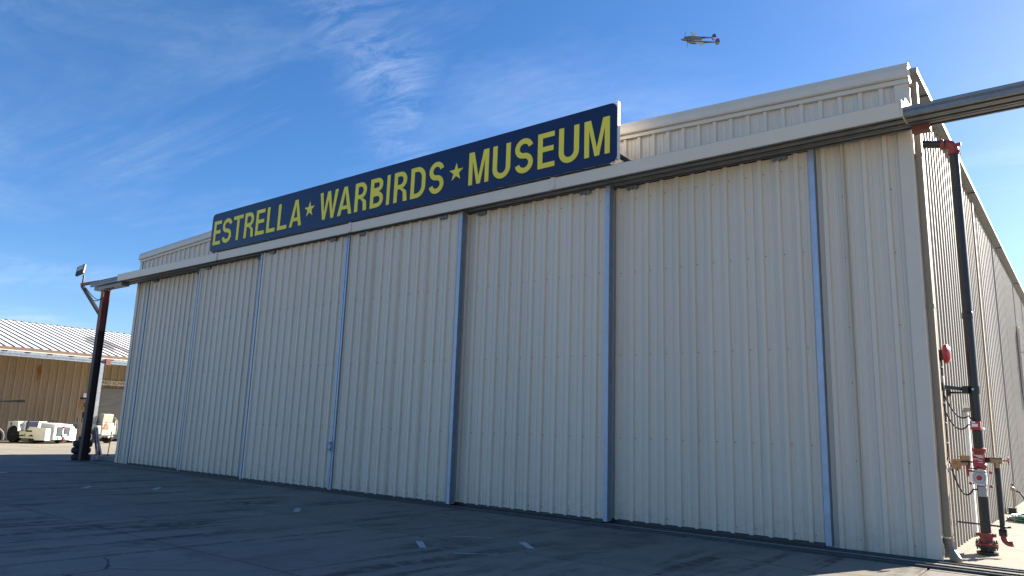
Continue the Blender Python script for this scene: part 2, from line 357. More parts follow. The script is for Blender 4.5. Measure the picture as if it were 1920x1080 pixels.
apron = thing('apron', 'stained concrete apron of jointed slabs in front of the hangar, toned dark for shade and pale for sun', None, (0, 0, 0), kind='structure')
XS = [-46.8 + 5.2 * i for i in range(12)]; YS = [-24.9 + 3.0 * j for j in range(9)]
SX, SY, GAP = 5.2, 3.0, 0.032
slab_mesh = {}
def slab(x0, y0, w, h, m, par, z=0.0, name='concrete_slab'):
    key = (round(w, 3), round(h, 3), m.name)
    if key not in slab_mesh:
        b = MB(); b.box((GAP / 2, GAP / 2, -.12), (w - GAP / 2, h - GAP / 2, 0)); slab_mesh[key] = b.mesh(name, m, bevel=0.006)
    o = bpy.data.objects.new(name, slab_mesh[key]); col.objects.link(o); o.parent = par; o.location = (x0, y0, z + random.uniform(-.0015, .0015))
for x in XS:
    for y in YS:
        if y < -18 and x < -30: continue
        slab(x, y, SX, SY, M_apron if x > -31.3 else M_walk, apron)  # paler slabs past this joint: sunlit tone beyond the shadow edge put into colour
fill = MB(); fill.add([(-47, -25, -.018), (15.8, -25, -.018), (15.8, 32, -.018), (-47, 32, -.018)], [(0, 1, 2, 3)])
fill.build('joint_filler', M_dirt, apron)
# saw cut with a slight kink that crosses the near slab
side = thing('taxiway', 'pale sunlit concrete between the hangar and the tan building', None, (0, 0, 0), kind='structure')
for x in [-46.8 + 5.2 * i for i in range(4)]:
    for y in [2.1 + 6 * j for j in range(5)]:
        slab(x, y, 5.2, 6.0, M_walk, side)
slab(-26.0, 2.1, 1.2, 12, M_walk, side); slab(-26.0, 14.1, 1.2, 18, M_walk, side)
walk = thing('walkway', 'pale concrete walk along the side wall of the hangar', None, (0, 0, 0), kind='structure')
for i, (y0, y1) in enumerate(((-.02, 2.25), (2.25, 4.6), (4.6, 8.2), (8.2, 12), (12, 18), (18, 25), (25, 32))):
    for x0, x1 in ((-.1, 2.6), (2.6, 6.2), (6.2, 10.4)):
        slab(x0, y0, x1 - x0, y1 - y0, M_walk, walk)
slab(-26.0, -.9 + .98, 26 - .1, .3, M_walk, walk); 
for x in XS[:3]: slab(x, -.9, SX, 3.0, M_walk, apron)  # same sunlit tone put into the colour of these slabs
slab(XS[3], -.9, SX, 3.0, M_apron, apron)
# painted diamonds round the slab crossings
for cx in (-5.07, -10.35, -15.6, -20.85):
    for sx, sy in ((-1, -1), (1, 1), (-1, 1), (1, -1)):
        px, py = cx + sx * .50, -3.9 + sy * .54
        wide = (sx == sy)
        L_, W_ = (.56, .10) if wide else (.58, .035)
        t = Vector((sx * -sy, 1, 0)); t = Vector((.77 * (1 if sx != sy else -1), .64, 0)) if True else t
        n = Vector((-t.y, t.x, 0)); a = Vector((px, py, .004))
        if random.random() < .08: continue
        m = MB(); k = 7
        pts = [(-L_ / 2 + L_ * i / k, random.uniform(-.006, .006)) for i in range(k + 1)]
        top = [a + t * u + n * (W_ / 2 + v) for u, v in pts]; bot = [a + t * u - n * (W_ / 2 + v) for u, v in pts]
        m.add(bot + top[::-1], [tuple(range(2 * k + 2))]); m.build('painted_mark', M_mark, apron)

# door rails in the floor: two steel channels with a concrete strip between them
rails = thing('floor_rail', 'dark steel floor rails of the sliding doors along the foot of the hangar', 'rail', (-12, -.4, 0))
for y0, y1 in ((-.27, -.05), (-.74, -.49)):
    m = MB(); m.prism([(y0, 0.0), (y0, .028), (y0 + .05, .03), (y0 + .055, .008), (y1 - .055, .008), (y1 - .05, .03), (y1, .028), (y1, 0.0)], -26.2, 9.5, 'x')
    m.build('channel', M_rail, rails)
m = MB(); m.box((-26.2, -.488, -.01), (9.5, -.272, .012)); m.build('concrete_strip', M_walk, rails)
m = MB(); k = 60; pa = [(-4.6 + 3.0 * i / k, -.745 - .10 * abs(math.sin(i * .05)) * random.uniform(.2, 1)) for i in range(k + 1)]
m.add([(x, y, .005) for x, y in pa] + [(x, -.745, .005) for x, y in reversed(pa)], [tuple(range(2 * k + 2))])
m.build('mortar_edge', M_mort, rails)

# ================================================================== HANGAR
W, D = 24.65, 40.0
hangar = thing('hangar', 'large cream ribbed steel hangar with six sliding door leaves and a blue name sign', 'hangar', (-W / 2, D / 2, 0))
def rake(x): return 7.35 + .04 * min(-x, W + x)
ph = -.02
for i in range(27):                                                  # front wall above the doors
    u0, u1 = -W + i * .915, min(-W + (i + 1) * .915, -.06)
    sheet(u0, u1, 6.341, 0, lambda u, h, w: (u, -.004 - h, w), phase=ph, topf=lambda u: rake(u) - .16).build('wall_sheet', M_cream, hangar)
# fixed bays beside the doors
for a, b in ((-W, -23.7), (-1.75, -.92), (-.92, -.07)):
    sheet(a, b, .02, 6.34, lambda u, h, w: (u, -.006 - h, w), phase=ph).build('wall_sheet', M_cream, hangar)
MB().box((-W, .03, 0), (-.03, .12, 7.2)).build('front_frame', M_dark, hangar)
k = 44                                                              # right side wall
for i in range(k):
    y0, y1 = .03 + i * .908, .03 + (i + 1) * .908
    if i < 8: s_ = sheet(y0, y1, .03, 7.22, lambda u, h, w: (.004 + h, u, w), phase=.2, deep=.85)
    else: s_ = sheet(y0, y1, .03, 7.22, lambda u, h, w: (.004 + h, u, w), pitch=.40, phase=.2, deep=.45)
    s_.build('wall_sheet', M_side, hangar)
for i in range(8): sheet(.03 + i * 5, 5.03 + i * 5, .03, 7.22, lambda u, h, w: (-W - .004 - h, u, w)).build('wall_sheet', M_cream, hangar)
MB().box((-W, D, 0), (0, D + .1, 7.3)).build('rear_wall', M_cream, hangar)
m = MB(); m.prism([(-W - .1, 7.24), (-W / 2, 7.24 + .04 * W / 2), (.06, 7.24), (.06, 7.33), (-W / 2, 7.33 + .04 * W / 2), (-W - .1, 7.33)], .02, D, 'y'); m.build('roof', M_offwhite, hangar)
# gable fascia: two folds following the low slope
for z0, z1, y in ((-.235, .0, -.15), (-.31, -.238, -.085)):
    for xa, xb in ((.09, -W / 2), (-W / 2 - .002, -W - .02)):
        za, zb = rake(min(xa, 0)), rake(max(xb, -W))
        m = MB(); ya, yb = y, .06
        sh = .035 if y < -.1 else .01
        vs = []
        for x, z in ((xa, za), (xb, zb)): vs += [(x, ya + sh, z + z1), (x, ya, z + z1 - .11), (x, ya, z + z0 + .02), (x, ya + .02, z + z0), (x, yb, z + z0), (x, yb, z + z1)] if y < -.1 else \
            [(x, ya, z + z1), (x, ya, z + z0), (x, yb, z + z0), (x, yb, z + z1)]
        n = len(vs) // 2
        m.add(vs, [tuple(range(n - 1, -1, -1)), tuple(range(n, 2 * n))] + [(i, (i + 1) % n, n + (i + 1) % n, n + i) for i in range(n)])
        m.build('fascia' if y < -.1 else 'fascia_trim', M_cream2, hangar)
# corner trims, eave gutter, downspout
m = MB(); m.prism([(-.13, -.055), (.055, -.055), (.055, .10), (.045, .10), (.045, -.045), (-.13, -.045)], .0, 7.1, 'z'); m.build('corner_trim', M_cream2, hangar)
m = MB(); m.prism([(-W + .13, -.055), (-W - .05, -.055), (-W - .05, .1), (-W - .04, .1), (-W - .04, -.045), (-W + .13, -.045)], .0, 7.1, 'z'); m.build('corner_trim', M_cream2, hangar)
m = MB(); m.prism([(.0, 7.245), (.165, 7.245), (.165, 7.235), (.185, 7.235), (.185, 7.305), (.0, 7.33)], .03, D, 'y'); m.build('eave_trim', M_trackg, hangar)
for y in range(1, 39, 6): MB().box((.0, y, 7.232), (.188, y + .05, 7.244)).build('trim_joint', M_dark, hangar)
ds = MB(); ds.prism([(.06, .13), (.155, .13), (.155, .25), (.06, .25)], .32, 7.12, 'z'); ds = ds.build('downspout', M_beige, hangar, bevel=.012)
for z in (1.25, 3.55, 5.9): MB().box((.05, .122, z), (.163, .258, z + .05)).build('strap', M_beige, ds)
el = MB(); pts = []
for i in range(9):
    a = i / 8 * math.radians(60); pts.append((.107 + .09 * (1 - math.cos(a)), .19 - .15 * (1 - math.cos(a)), .30 - .22 * math.sin(a)))
pts.append((pts[-1][0] + .07, pts[-1][1] - .10, .03))
el.tube(pts, [.062 if i % 2 else .069 for i in range(9)] + [.066], 8); el.smooth = False; el.build('elbow', M_beige, ds)
# second column line of the side wall and a white pipe chase
m = MB(); m.prism([(.0, 7.34), (.075, 7.34), (.075, 7.50), (.0, 7.50)], 0, 7.1, 'z'); m.build('downspout', M_beige, hangar)
m = MB(); m.prism([(.02, 3.46), (.085, 3.46), (.085, 3.62), (.02, 3.62)], 0.03, 2.17, 'z'); wp = m.build('pipe_chase', M_white, hangar, bevel=.006, label='white vertical pipe chase on the side wall')
MB().box((.02, 3.38, 2.172), (.17, 3.68, 2.23)).build('cap', M_offwhite, wp)
for j in range(5): MB().box((.03, 3.40 + j * .06, 2.23), (.16, 3.43 + j * .06, 2.26)).build('cap_rib', M_white, wp)
m = MB(); m.add([(-.05, -.06, 0), (.30, -.06, 0), (.30, 9, 0), (.05, 9, 0), (.05, .05, 0), (-.05, .05, 0)], []); 
MB().box((.02, .06, .004), (.17, 10, .028)).build('base_curb', M_walk, hangar)

# track hood, tracks and beam
m = MB(); m.prism([(-.75, 6.235), (-.775, 6.455), (-.755, 6.475), (-.04, 6.60), (-.04, 6.585), (-.735, 6.455), (-.73, 6.235)], -24.72, .05, 'x'); m.build('track_hood', M_cream2, hangar)
m = MB(); m.prism([(-.77, 6.24), (-.79, 6.475), (-.50, 6.53), (-.46, 6.63), (-.05, 6.66), (-.05, 6.30), (-.40, 6.25)], .052, .075, 'x'); m.build('hood_end', M_cream2, hangar)
for x in (-6.1, -12.2, -18.3): MB().box((x - .05, -.785, 6.24), (x + .05, -.752, 6.478)).build('hood_seam', M_cream2, hangar)
m = MB(); m.box((-25.05, -.45, 6.50), (-24.3, -.38, 6.58)); m.build('purlin_end', M_dark, hangar)
def track(y, x0, x1, m_):
    z = 6.245; prof = [(y - .085, z + .15), (y - .095, z + .14), (y - .095, z + .10), (y - .075, z + .085), (y - .095, z + .06), (y - .095, z + .005), (y - .04, z - .005), (y - .04, z + .012),
                       (y - .078, z + .02), (y - .078, z + .135), (y + .078, z + .135), (y + .078, z + .02), (y + .04, z + .012), (y + .04, z - .005), (y + .095, z + .005), (y + .095, z + .15)]
    q = MB(); q.prism(prof, x0, x1, 'x'); return q.build('door_track', m_, hangar)
for y, x0 in ((-.20, -26.5), (-.42, -26.7), (-.62, -27.0)): track(y, x0, 4.6, M_trackg)
m = MB(); m.box((.10, -.28, 6.15), (.34, -.12, 6.24)); m.build('track_bracket', M_primer, hangar)
m = MB(); m.box((-26.9, -.60, 6.12), (-24.72, -.32, 6.238)); m.build('track_support', M_trackg, hangar)
m = MB(); m.bar((-28.0, -.62, 6.45), (-26.6, -.52, 6.45), .11, .09); m.build('outrigger', M_primer, hangar)
m = MB(); m.bar((-27.35, -.25, 6.56), (-25.6, -.25, 6.56), .11, .09); m.build('outrigger', M_primer, hangar)
m = MB(); m.bar((-28.0, -.60, 6.40), (-26.28, -.50, 5.15), .10, .10); m.build('brace', M_postdk, hangar)
# steel column at the far end of the track: lower part dark brown, upper part red primer
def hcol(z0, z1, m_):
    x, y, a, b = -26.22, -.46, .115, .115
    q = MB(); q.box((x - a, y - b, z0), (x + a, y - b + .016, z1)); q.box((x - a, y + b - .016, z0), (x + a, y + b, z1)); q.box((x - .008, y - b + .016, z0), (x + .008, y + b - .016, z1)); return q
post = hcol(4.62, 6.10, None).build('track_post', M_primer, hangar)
hcol(.02, 4.62, None).build('dark_base', M_postdk, post)
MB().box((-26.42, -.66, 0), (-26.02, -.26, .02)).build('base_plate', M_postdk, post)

# sliding door leaves: centre pair foremost, each next one a step further back
EDGE = [-23.72, -19.95, -16.26, -12.50, -8.64, -5.06, -1.36]
FRONT = [-.12, -.34, -.56, -.56, -.34, -.12]
ZT = 6.235
for i in range(6):
    xa, xb, yf = EDGE[i], EDGE[i + 1], FRONT[i]
    over = .18
    x0, x1 = xa, xb
    if i == 0: x0 = xa; x1 = xb + over
    if i == 1: x1 = xb + over
    if i == 4: x0 = xa - over
    if i == 5: x0 = xa - over
    if i == 3: x0 = xa + .022
    leaf = MB().box((x0 + .02, yf + .05, .09), (x1 - .02, yf + .12, ZT - .02)).build('door_leaf', M_dark, hangar)
    n = 4; a, b = x0 + .075, x1 - .095
    for k in range(n):
        u0, u1 = a + (b - a) * k / n, a + (b - a) * (k + 1) / n
        sheet(u0, u1, .075, ZT, lambda u, h, w: (u, yf + .034 - h, w), phase=ph + i * .04).build('metal_sheet', M_cream, leaf)
    for q0, q1 in ((x0, x0 + (.05 if i == 3 else .074)), (x1 - (.06 if i == 2 else .085), x1)):
        c = MB(); c.prism([(q0, yf - .012), (q1, yf - .012), (q1, yf + .15), (q1 - .02, yf + .15), (q1 - .02, yf + .03), (q0 + .02, yf + .03), (q0 + .02, yf + .15), (q0, yf + .15)], .05, ZT + .01, 'z')
        c.build('edge_channel', M_galvb, leaf)
    if i >= 3: MB().box((x1 + .001, yf - .008, .06), (x1 + .007, yf + .12, ZT)).build('end_shade_plate', M_galvd, leaf)  # added plate: the channel's side face coloured darker to give its shade
    b_ = MB(); b_.prism([(yf - .004, .03), (yf + .13, .03), (yf + .13, .085), (yf - .004, .085)], x0 + .08, x1 - .10, 'x'); b_.build('bottom_rail', M_rail, leaf)
    for hx in (x0 + .55, x1 - .55):
        h = MB()
        h.box((hx - .12, yf - .045, ZT - .05), (hx + .12, yf + .03, ZT - .012))
        for q in (-.08, .0, .08): h.cyl((hx + q, yf - .055, ZT - .055), (hx + q, yf + .0, ZT - .055), .03, 10)
        h.build('hanger', M_galvd, leaf)
    sc = MB()
    for z in (.17, 1.5, 3.0, 4.55, 5.98):
        u = math.ceil((a - ph - i * .04) / .305) * .305 + ph + i * .04 + .063
        while u < b - .02:
            sc.cyl((u, yf + .034, z), (u, yf + .020, z), .0075, 6); u += .305
    sc.build('screws', M_rail, leaf, kind='stuff')
    if i == 2:
        l = MB(); l.box((x1 - .10, yf - .03, .92), (x1 - .03, yf - .014, 1.16)); l.tube([(x1 - .065, yf - .03, .96), (x1 - .065, yf - .09, .98), (x1 - .065, yf - .09, 1.11), (x1 - .065, yf - .03, 1.13)], .012, 8)
        l.torus((x1 + .02, yf - .04, .98), .055, .009, (0, 1, 0), 16, 6); l.torus((x1 + .02, yf - .04, 1.12), .05, .009, (0, 1, 0), 16, 6)
        l.build('latch', M_galvb, leaf)
# screws of the fixed bay and of the front wall corner
sc = MB()
for z in (.17, 1.3, 2.45, 3.3, 4.4, 5.4):
    for x in (-.28, -.62, -.98, -1.22): sc.cyl((x, -.004, z), (x, -.018, z), .0095, 6)
sc.build('screws', M_dark, hangar, kind='stuff')

# ================================================================== NAME SIGN
sign = thing('name_sign', 'long navy blue sign with yellow capital letters and stars above the hangar doors', 'sign', (-11.6, -.8, 6.48))
def rrect(x0, x1, z0, z1, r, n=6):
    p = []
    for cx, cz, a0 in ((x1 - r, z1 - r, 0), (x0 + r, z1 - r, 90), (x0 + r, z0 + r, 180), (x1 - r, z0 + r, 270)):
        for i in range(n + 1):
            a = math.radians(a0 + 90 * i / n); p.append((cx + r * math.cos(a), cz + r * math.sin(a)))
    return p
m = MB(); m.prism(rrect(-18.62, -4.64, 6.50, 7.67, .13), -.822, -.80, 'y'); m.build('panel', M_navy, sign)
m = MB(); m.box((-18.58, -.798, 6.56), (-4.62, -.725, 7.685)); m.build('frame', M_white, sign)
m = MB(); m.box((-4.70, -.724, 6.62), (-4.63, -.02, 6.68)); m.build('bracket', M_dark, sign)
m = MB(); m.box((-18.5, -.80, 6.478), (-4.8, -.70, 6.498)); m.build('bottom_channel', M_dark, sign)

Z0, Z1 = 6.69, 7.425; CH = Z1 - Z0
def strip(pts, t):
    """thick polyline -> quads (centre line offset to both sides)"""
    P = [Vector(p) for p in pts]; A = []; B = []
    for i, p in enumerate(P):
        d = (P[min(i + 1, len(P) - 1)] - P[max(i - 1, 0)]).normalized(); n = Vector((-d.y, d.x))
        A.append(p + n * t / 2); B.append(p - n * t / 2)
    return [(A[i], A[i + 1], B[i + 1], B[i]) for i in range(len(P) - 1)]
def ring(O, I):
    n = len(O); return [(O[i], O[(i + 1) % n], I[(i + 1) % n], I[i]) for i in range(n)]
def arc(cx, cy, rx, ry, a0, a1, n=14):
    return [(cx + rx * math.cos(math.radians(a0 + (a1 - a0) * i / n)), cy + ry * math.sin(math.radians(a0 + (a1 - a0) * i / n))) for i in range(n + 1)]
def bowl(w, z0, z1, t, th, x0=0.0, rr=1.0):
    h = z1 - z0; R = h / 2 * rr
    def loop(xa, xb, za, zb, r):
        rx = min(r, (xb - xa) * .8)
        return [(xa, za)] + arc(xb - rx, za + r, rx, r, -90, 0, 8) + arc(xb - rx, zb - r, rx, r, 0, 90, 8) + [(xa, zb)]
    return ring(loop(x0, w, z0, z1, R), loop(x0 + t, w - t, z0 + th, z1 - th, R - th))
def glyph(c, w, h):
    t, th = .117, .106
    if c == 'E': return [[(0, 0), (w, 0), (w, th), (t, th), (t, h * .46), (w * .93, h * .46), (w * .93, h * .46 + th), (t, h * .46 + th), (t, h - th), (w * .98, h - th), (w * .98, h), (0, h)]]
    if c == 'L': return [[(0, 0), (w, 0), (w, th), (t, th), (t, h), (0, h)]]
    if c == 'T': return [[(w / 2 - t / 2, 0), (w / 2 + t / 2, 0), (w / 2 + t / 2, h - th), (w, h - th), (w, h), (0, h), (0, h - th), (w / 2 - t / 2, h - th)]]
    if c == 'I': return [[(0, 0), (w, 0), (w, h), (0, h)]]
    if c == 'M': return [[(0, 0), (t * .92, 0), (t * .92, h * .74), (w / 2 - t * .42, 0), (w / 2 + t * .42, 0), (w - t * .92, h * .74), (w - t * .92, 0), (w, 0), (w, h), (w - t * 1.25, h), (w / 2, h * .22), (t * 1.25, h), (0, h)]]
    if c == 'W':
        q = w * .27; return [[(q - t * .45, 0), (q + t * .45, 0), (w / 2, h * .72), (w - q - t * .45, 0), (w - q + t * .45, 0), (w, h), (w - t, h), (w - q, h * .24), (w / 2 + t * .5, h), (w / 2 - t * .5, h), (q, h * .24), (t, h), (0, h)]]
    if c == 'A':
        def xl(z): return (w / 2 - t * .55) * z / h
        zb0, zb1 = h * .20, h * .20 + th * .9; ti = t * 1.04
        def xi(z): return xl(z) + ti
        za = h - th * 1.25
        return [[(0, 0), (ti, 0), (xi(zb0), zb0), (xl(zb0), zb0)], [(w - ti, 0), (w, 0), (w - xl(zb0), zb0), (w - xi(zb0), zb0)],
                [(xl(zb0), zb0), (xi(zb0), zb0), (w - xi(zb0), zb0), (w - xl(zb0), zb0), (w - xl(zb1), zb1), (w - xi(zb1), zb1), (xi(zb1), zb1), (xl(zb1), zb1)],
                [(xl(zb1), zb1), (xi(zb1), zb1), (w / 2, za), (w / 2, h), (w / 2 - t * .55, h)], [(w - xl(zb1), zb1), (w / 2 + t * .55, h), (w / 2, h), (w / 2, za), (w - xi(zb1), zb1)]]
    if c == 'U':
        r = (w - t) / 2; return strip([(t / 2, h)] + arc(w / 2, r + th / 2, r, r, 180, 360, 18) + [(w - t / 2, h)], t)
    if c == 'S':
        rx, ry = (w - t) / 2, (h - th) / 4
        return strip(arc(w / 2, h - th / 2 - ry, rx, ry, 12, 262, 22) + arc(w / 2, th / 2 + ry, rx, ry, 82, -168, 22), t * .98)
    if c == 'D': return bowl(w, 0, h, t, th, rr=.72)
    if c == 'B': return bowl(w, 0, h * .53, t, th) + bowl(w * .95, h * .53, h, t, th)
    if c == 'R':
        zm = h * .43
        return bowl(w * .97, zm, h, t, th) + [[(0, 0), (t, 0), (t, zm), (0, zm)], [(w - t, 0), (w + .01, 0), (w - .02, zm * .75), (w * .72, zm), (w * .45, zm), (w - t - .02, zm * .72)]]
    if c == '*':
        p = []
        for i in range(10):
            a = math.radians(90 + 36 * i); r = w * .53 if i % 2 == 0 else w * .21; p.append((w / 2 + r * math.cos(a), r * math.sin(a)))
        return [p]
def letter_obj(c, x0, w, z0, h, y, dep, name, m_, par):
    bm = bmesh.new()
    for poly in glyph(c, w, h):
        vs = [bm.verts.new((x0 + p[0], y, z0 + p[1])) for p in poly]
        try: bm.faces.new(vs)
        except ValueError: pass
    bmesh.ops.remove_doubles(bm, verts=bm.verts, dist=.0008)
    r_ = bmesh.ops.extrude_face_region(bm, geom=list(bm.faces))
    for v in [e for e in r_['geom'] if isinstance(e, bmesh.types.BMVert)]: v.co.y -= dep
    bmesh.ops.recalc_face_normals(bm, faces=bm.faces)
    org = ORG[par.name]
    for v in bm.verts: v.co -= org
    me = bpy.data.meshes.new(name); bm.to_mesh(me); bm.free(); me.materials.append(m_)
    o = bpy.data.objects.new(name, me); col.objects.link(o); o.parent = par; ORG[o.name] = org; return o
LET = [('E', -18.48, -18.08), ('S', -18.0, -17.51), ('T', -17.43, -16.94), ('R', -16.84, -16.38), ('E', -16.27, -15.85), ('L', -15.74, -15.34), ('L', -15.22, -14.8), ('A', -14.68, -14.15), ('*', -14.04, -13.62),
       ('W', -13.41, -12.68), ('A', -12.67, -12.12), ('R', -12.02, -11.58), ('B', -11.45, -10.99), ('I', -10.87, -10.765), ('R', -10.62, -10.18), ('D', -10.06, -9.59), ('S', -9.47, -9.02), ('*', -8.85, -8.45),
       ('M', -8.28, -7.72), ('U', -7.61, -7.14), ('S', -7.02, -6.56), ('E', -6.44, -6.03), ('U', -5.93, -5.46), ('M', -5.34, -4.78)]
for c, a, b in LET:
    if c == '*': letter_obj(c, a, b - a, 7.07, CH, -.8225, .008, 'star', M_yellow, sign)
    else: letter_obj(c, a, b - a, Z0, CH, -.8225, .008, 'letter', M_yellow, sign)

# ================================================================== FLOODLIGHT
fl = thing('floodlight', 'square bronze floodlight tilted up on a bracket at the far end of the door track', 'floodlight', (-27.95, -.62, 6.45))
MB().tube([(-27.93, -.62, 6.40), (-27.93, -.62, 6.72), (-27.96, -.62, 6.80)], .035, 10).build('stem', M_bronze, fl)
c = Vector((-28.18, -.66, 7.02)); tl = Matrix.Rotation(math.radians(-24), 3, 'Y') @ Matrix.Rotation(math.radians(-14), 3, 'X') @ Matrix.Rotation(math.radians(20), 3, 'Z')
def tb(a, b, name, m_, par, bev=0):
    q = MB(); q.box(a, b); q.v = [c + tl @ (p * .8) for p in q.v]; return q.build(name, m_, par, bev)
hd = tb((-.24, -.05, -.27), (.24, .05, .27), 'housing', M_bronze, fl, .012)
tb((-.18, -.058, -.04), (.18, -.049, .23), 'lens', M_glass, hd)
for i in range(7): tb((-.2 + i * .06, .05, -.22), (-.185 + i * .06, .09, .22), 'fin', M_bronze, hd)
cb = thing('power_cable', 'black cable sagging from the floodlight brace to the door track', 'cable', (-27, -.5, 5.8))
pts = []
for i in range(15):
    a = i / 14; pts.append((-27.75 + 1.45 * a, -.6, 6.3 - .55 * math.sin(a * PI * .62) - .05 * a))
pts += [(-26.05, -.6, 5.78), (-25.8, -.6, 5.86), (-25.5, -.6, 6.02), (-25.3, -.6, 6.12)]
MB().tube(pts, .016, 6).build('cord', M_black, cb)
MB().tube([(p[0] + .03, p[1] + .03, p[2] + .09 * math.sin(i / 14 * PI)) for i, p in enumerate(pts[:15])], .013, 6).build('cord', M_black, cb)

# ================================================================== FIRE RISER (right side)
rx, ry = .44, 1.32
rs = thing('fire_sprinkler_riser', 'tall black fire sprinkler pipe with red fittings standing beside the hangar corner', 'fire riser', (rx, ry, 0))
pp = MB(); pp.cyl((rx, ry, .30), (rx, ry, 1.28), .071, 24); pp.cyl((rx, ry, 1.52), (rx, ry, 6.30), .071, 24); pipe = pp.build('pipe', M_blackp, rs)
MB().lathe([(.072, 3.52), (.077, 3.53), (.077, 3.62), (.072, 3.63)], (rx, ry, 0), n=24).build('joint_band', M_blackp, pipe)
MB().cyl((.03, ry - .2, 6.44), (.33, ry - .03, 6.43), .062, 20).build('wall_pipe', M_blackp, rs)
el = MB(); ep = [(.28, ry - .045, 6.43), (.33, ry - .02, 6.43)]
for i in range(7):
    a = i / 6 * PI / 2; ep.append((.34 + .10 * math.sin(a), ry - .02 + .02 * math.sin(a), 6.43 - .10 * (1 - math.cos(a))))
ep.append((rx, ry, 6.25)); el.tube(ep, [.066, .072] + [.078] * 7 + [.072], 18); e_ = el.build('elbow', M_red, rs)
MB().lathe([(.07, -.03), (.088, -.025), (.088, .025), (.07, .03)], (.285, ry - .04, 6.43), (1, .15, 0), 20).build('clamp_ring', M_red, e_)
MB().lathe([(.07, -.03), (.088, -.025), (.088, .025), (.07, .03)], (rx, ry, 6.27), n=20).build('clamp_ring', M_red, e_)
MB().cyl((rx + .05, ry, 6.40), (rx + .115, ry, 6.40), .03, 10).build('plug', M_redl, e_)
b = MB(); b.cyl((rx + .085, ry - .10, 6.27), (rx + .085, ry + .10, 6.27), .014, 8); b.cyl((.285, ry - .14, 6.51), (.285, ry + .06, 6.51), .014, 8); b.build('clamp_bolt', M_red, e_)
# wall braces
br = MB(); br.bar((.05, .96, 2.45), (rx - .08, ry - .02, 2.42), .05, .05); br.bar((.05, 1.7, 2.40), (rx - .06, ry + .05, 2.38), .04, .03); b_ = br.build('wall_brace', M_blackp, rs)
MB().lathe([(.072, 2.36), (.085, 2.36), (.085, 2.47), (.072, 2.47)], (rx, ry, 0), n=20).build('pipe_clamp', M_blackp, b_)
for a_, c_ in (((.03, .90, 2.39), (.10, 1.02, 2.50)), ((.03, 1.65, 2.35), (.09, 1.76, 2.45)), ((rx - .14, ry - .14, 2.36), (rx - .06, ry + .08, 2.47))): MB().box(a_, c_).build('bracket_foot', M_dark, b_)
MB().cyl((rx, ry - .10, 2.42), (rx, ry - .125, 2.42), .016, 8).build('clamp_bolt', M_galv, b_)
# base flange
fb = MB(); fb.lathe([(.14, 0), (.14, .045), (.09, .055), (.09, .10), (.145, .105), (.145, .135)], (rx, ry, 0), n=28); f_ = fb.build('lower_flange', M_dark, rs)
fb = MB(); fb.lathe([(.145, .137), (.148, .165), (.10, .175), (.088, .215), (.084, .25), (.098, .255), (.098, .31), (.075, .315)], (rx, ry, 0), n=28); f2 = fb.build('upper_flange', M_red, rs)
for i in range(8):
    a = 2 * PI * i / 8 + .2; q = MB(); x, y = rx + .124 * math.cos(a), ry + .124 * math.sin(a)
    q.cyl((x, y, .07), (x, y, .215), .011, 6); q.cyl((x, y, .166), (x, y, .186), .02, 6); q.build('bolt', M_rail, f2)
q = MB(); q.box((rx + .08, ry - .04, .26), (rx + .13, ry + .04, .305)); q.box((rx - .13, ry - .04, .26), (rx - .08, ry + .04, .305)); q.build('clamp_lug', M_red, f2)
# flow switch
fs = MB().box((rx - .065, ry - .155, 1.81), (rx + .065, ry - .06, 1.94)).build('flow_switch', M_redl, rs, .01)
MB().box((rx - .05, ry - .158, 1.855), (rx + .03, ry - .154, 1.90)).build('label_plate', M_white, fs)
MB().box((rx - .05, ry - .158, 1.91), (rx + .0, ry - .154, 1.935)).build('label_plate', M_white, fs)
q = MB(); q.torus((rx, ry, 1.83), .09, .012, (0, 0, 1), 20, 6); q.build('u_bolt', M_galv, fs)
# alarm check valve group
vb = MB(); vb.lathe([(.078, 1.22), (.078, 1.25), (.088, 1.26), (.088, 1.30), (.078, 1.31), (.078, 1.48), (.096, 1.49), (.096, 1.535), (.072, 1.55)], (rx, ry, 0), n=24); v_ = vb.build('valve_body', M_red, rs)
MB().box((rx - .08, ry - .135, 1.27), (rx + .07, ry - .118, 1.45)).build('red_plate', M_redl, v_)
q = MB()
for i, (z, a, b) in enumerate(((1.43, -.06, .05), (1.415, -.03, .055), (1.375, -.07, .01), (1.36, .0, .05), (1.33, -.01, .05), (1.40, .0, .06))): q.box((rx + a, ry - .1375, z), (rx + b, ry - .1352, z + .009))
q.build('plate_print', M_white, v_)
wh = MB(); wh.torus((rx - .16, ry - .10, 1.20), .075, .014, (1, .2, 0), 20, 6); wh.cyl((rx - .16, ry - .10, 1.20), (rx - .06, ry - .08, 1.20), .014, 8)
for i in range(3): a = i * 2 * PI / 3; wh.cyl((rx - .16, ry - .10, 1.20), (rx - .16, ry - .10 + .075 * math.cos(a), 1.20 + .075 * math.sin(a)), .009, 6)
wh.build('handwheel', M_redl, rs)
ts = MB(); ts.prism([(rx - .10, 1.03), (rx - .02, .995), (rx + .09, 1.0), (rx + .10, 1.10), (rx + .09, 1.22), (rx - .07, 1.225), (rx - .105, 1.15)], ry - .215, ry - .09, 'y'); ts.v = [Vector((rx + (p.x - rx) * .88, p.y, p.z)) for p in ts.v]; t_ = ts.build('tamper_switch', M_lgrey, rs, .012)
MB().cyl((rx, ry - .22, 1.11), (rx, ry - .235, 1.11), .038, 18).build('red_button', M_redl, t_)
q = MB(); q.torus((rx, ry - .216, 1.11), .072, .006, (0, 1, 0), 24, 6); q.box((rx - .09, ry - .223, 1.185), (rx + .09, ry - .214, 1.205)); q.build('cover_ring', M_grey, t_)
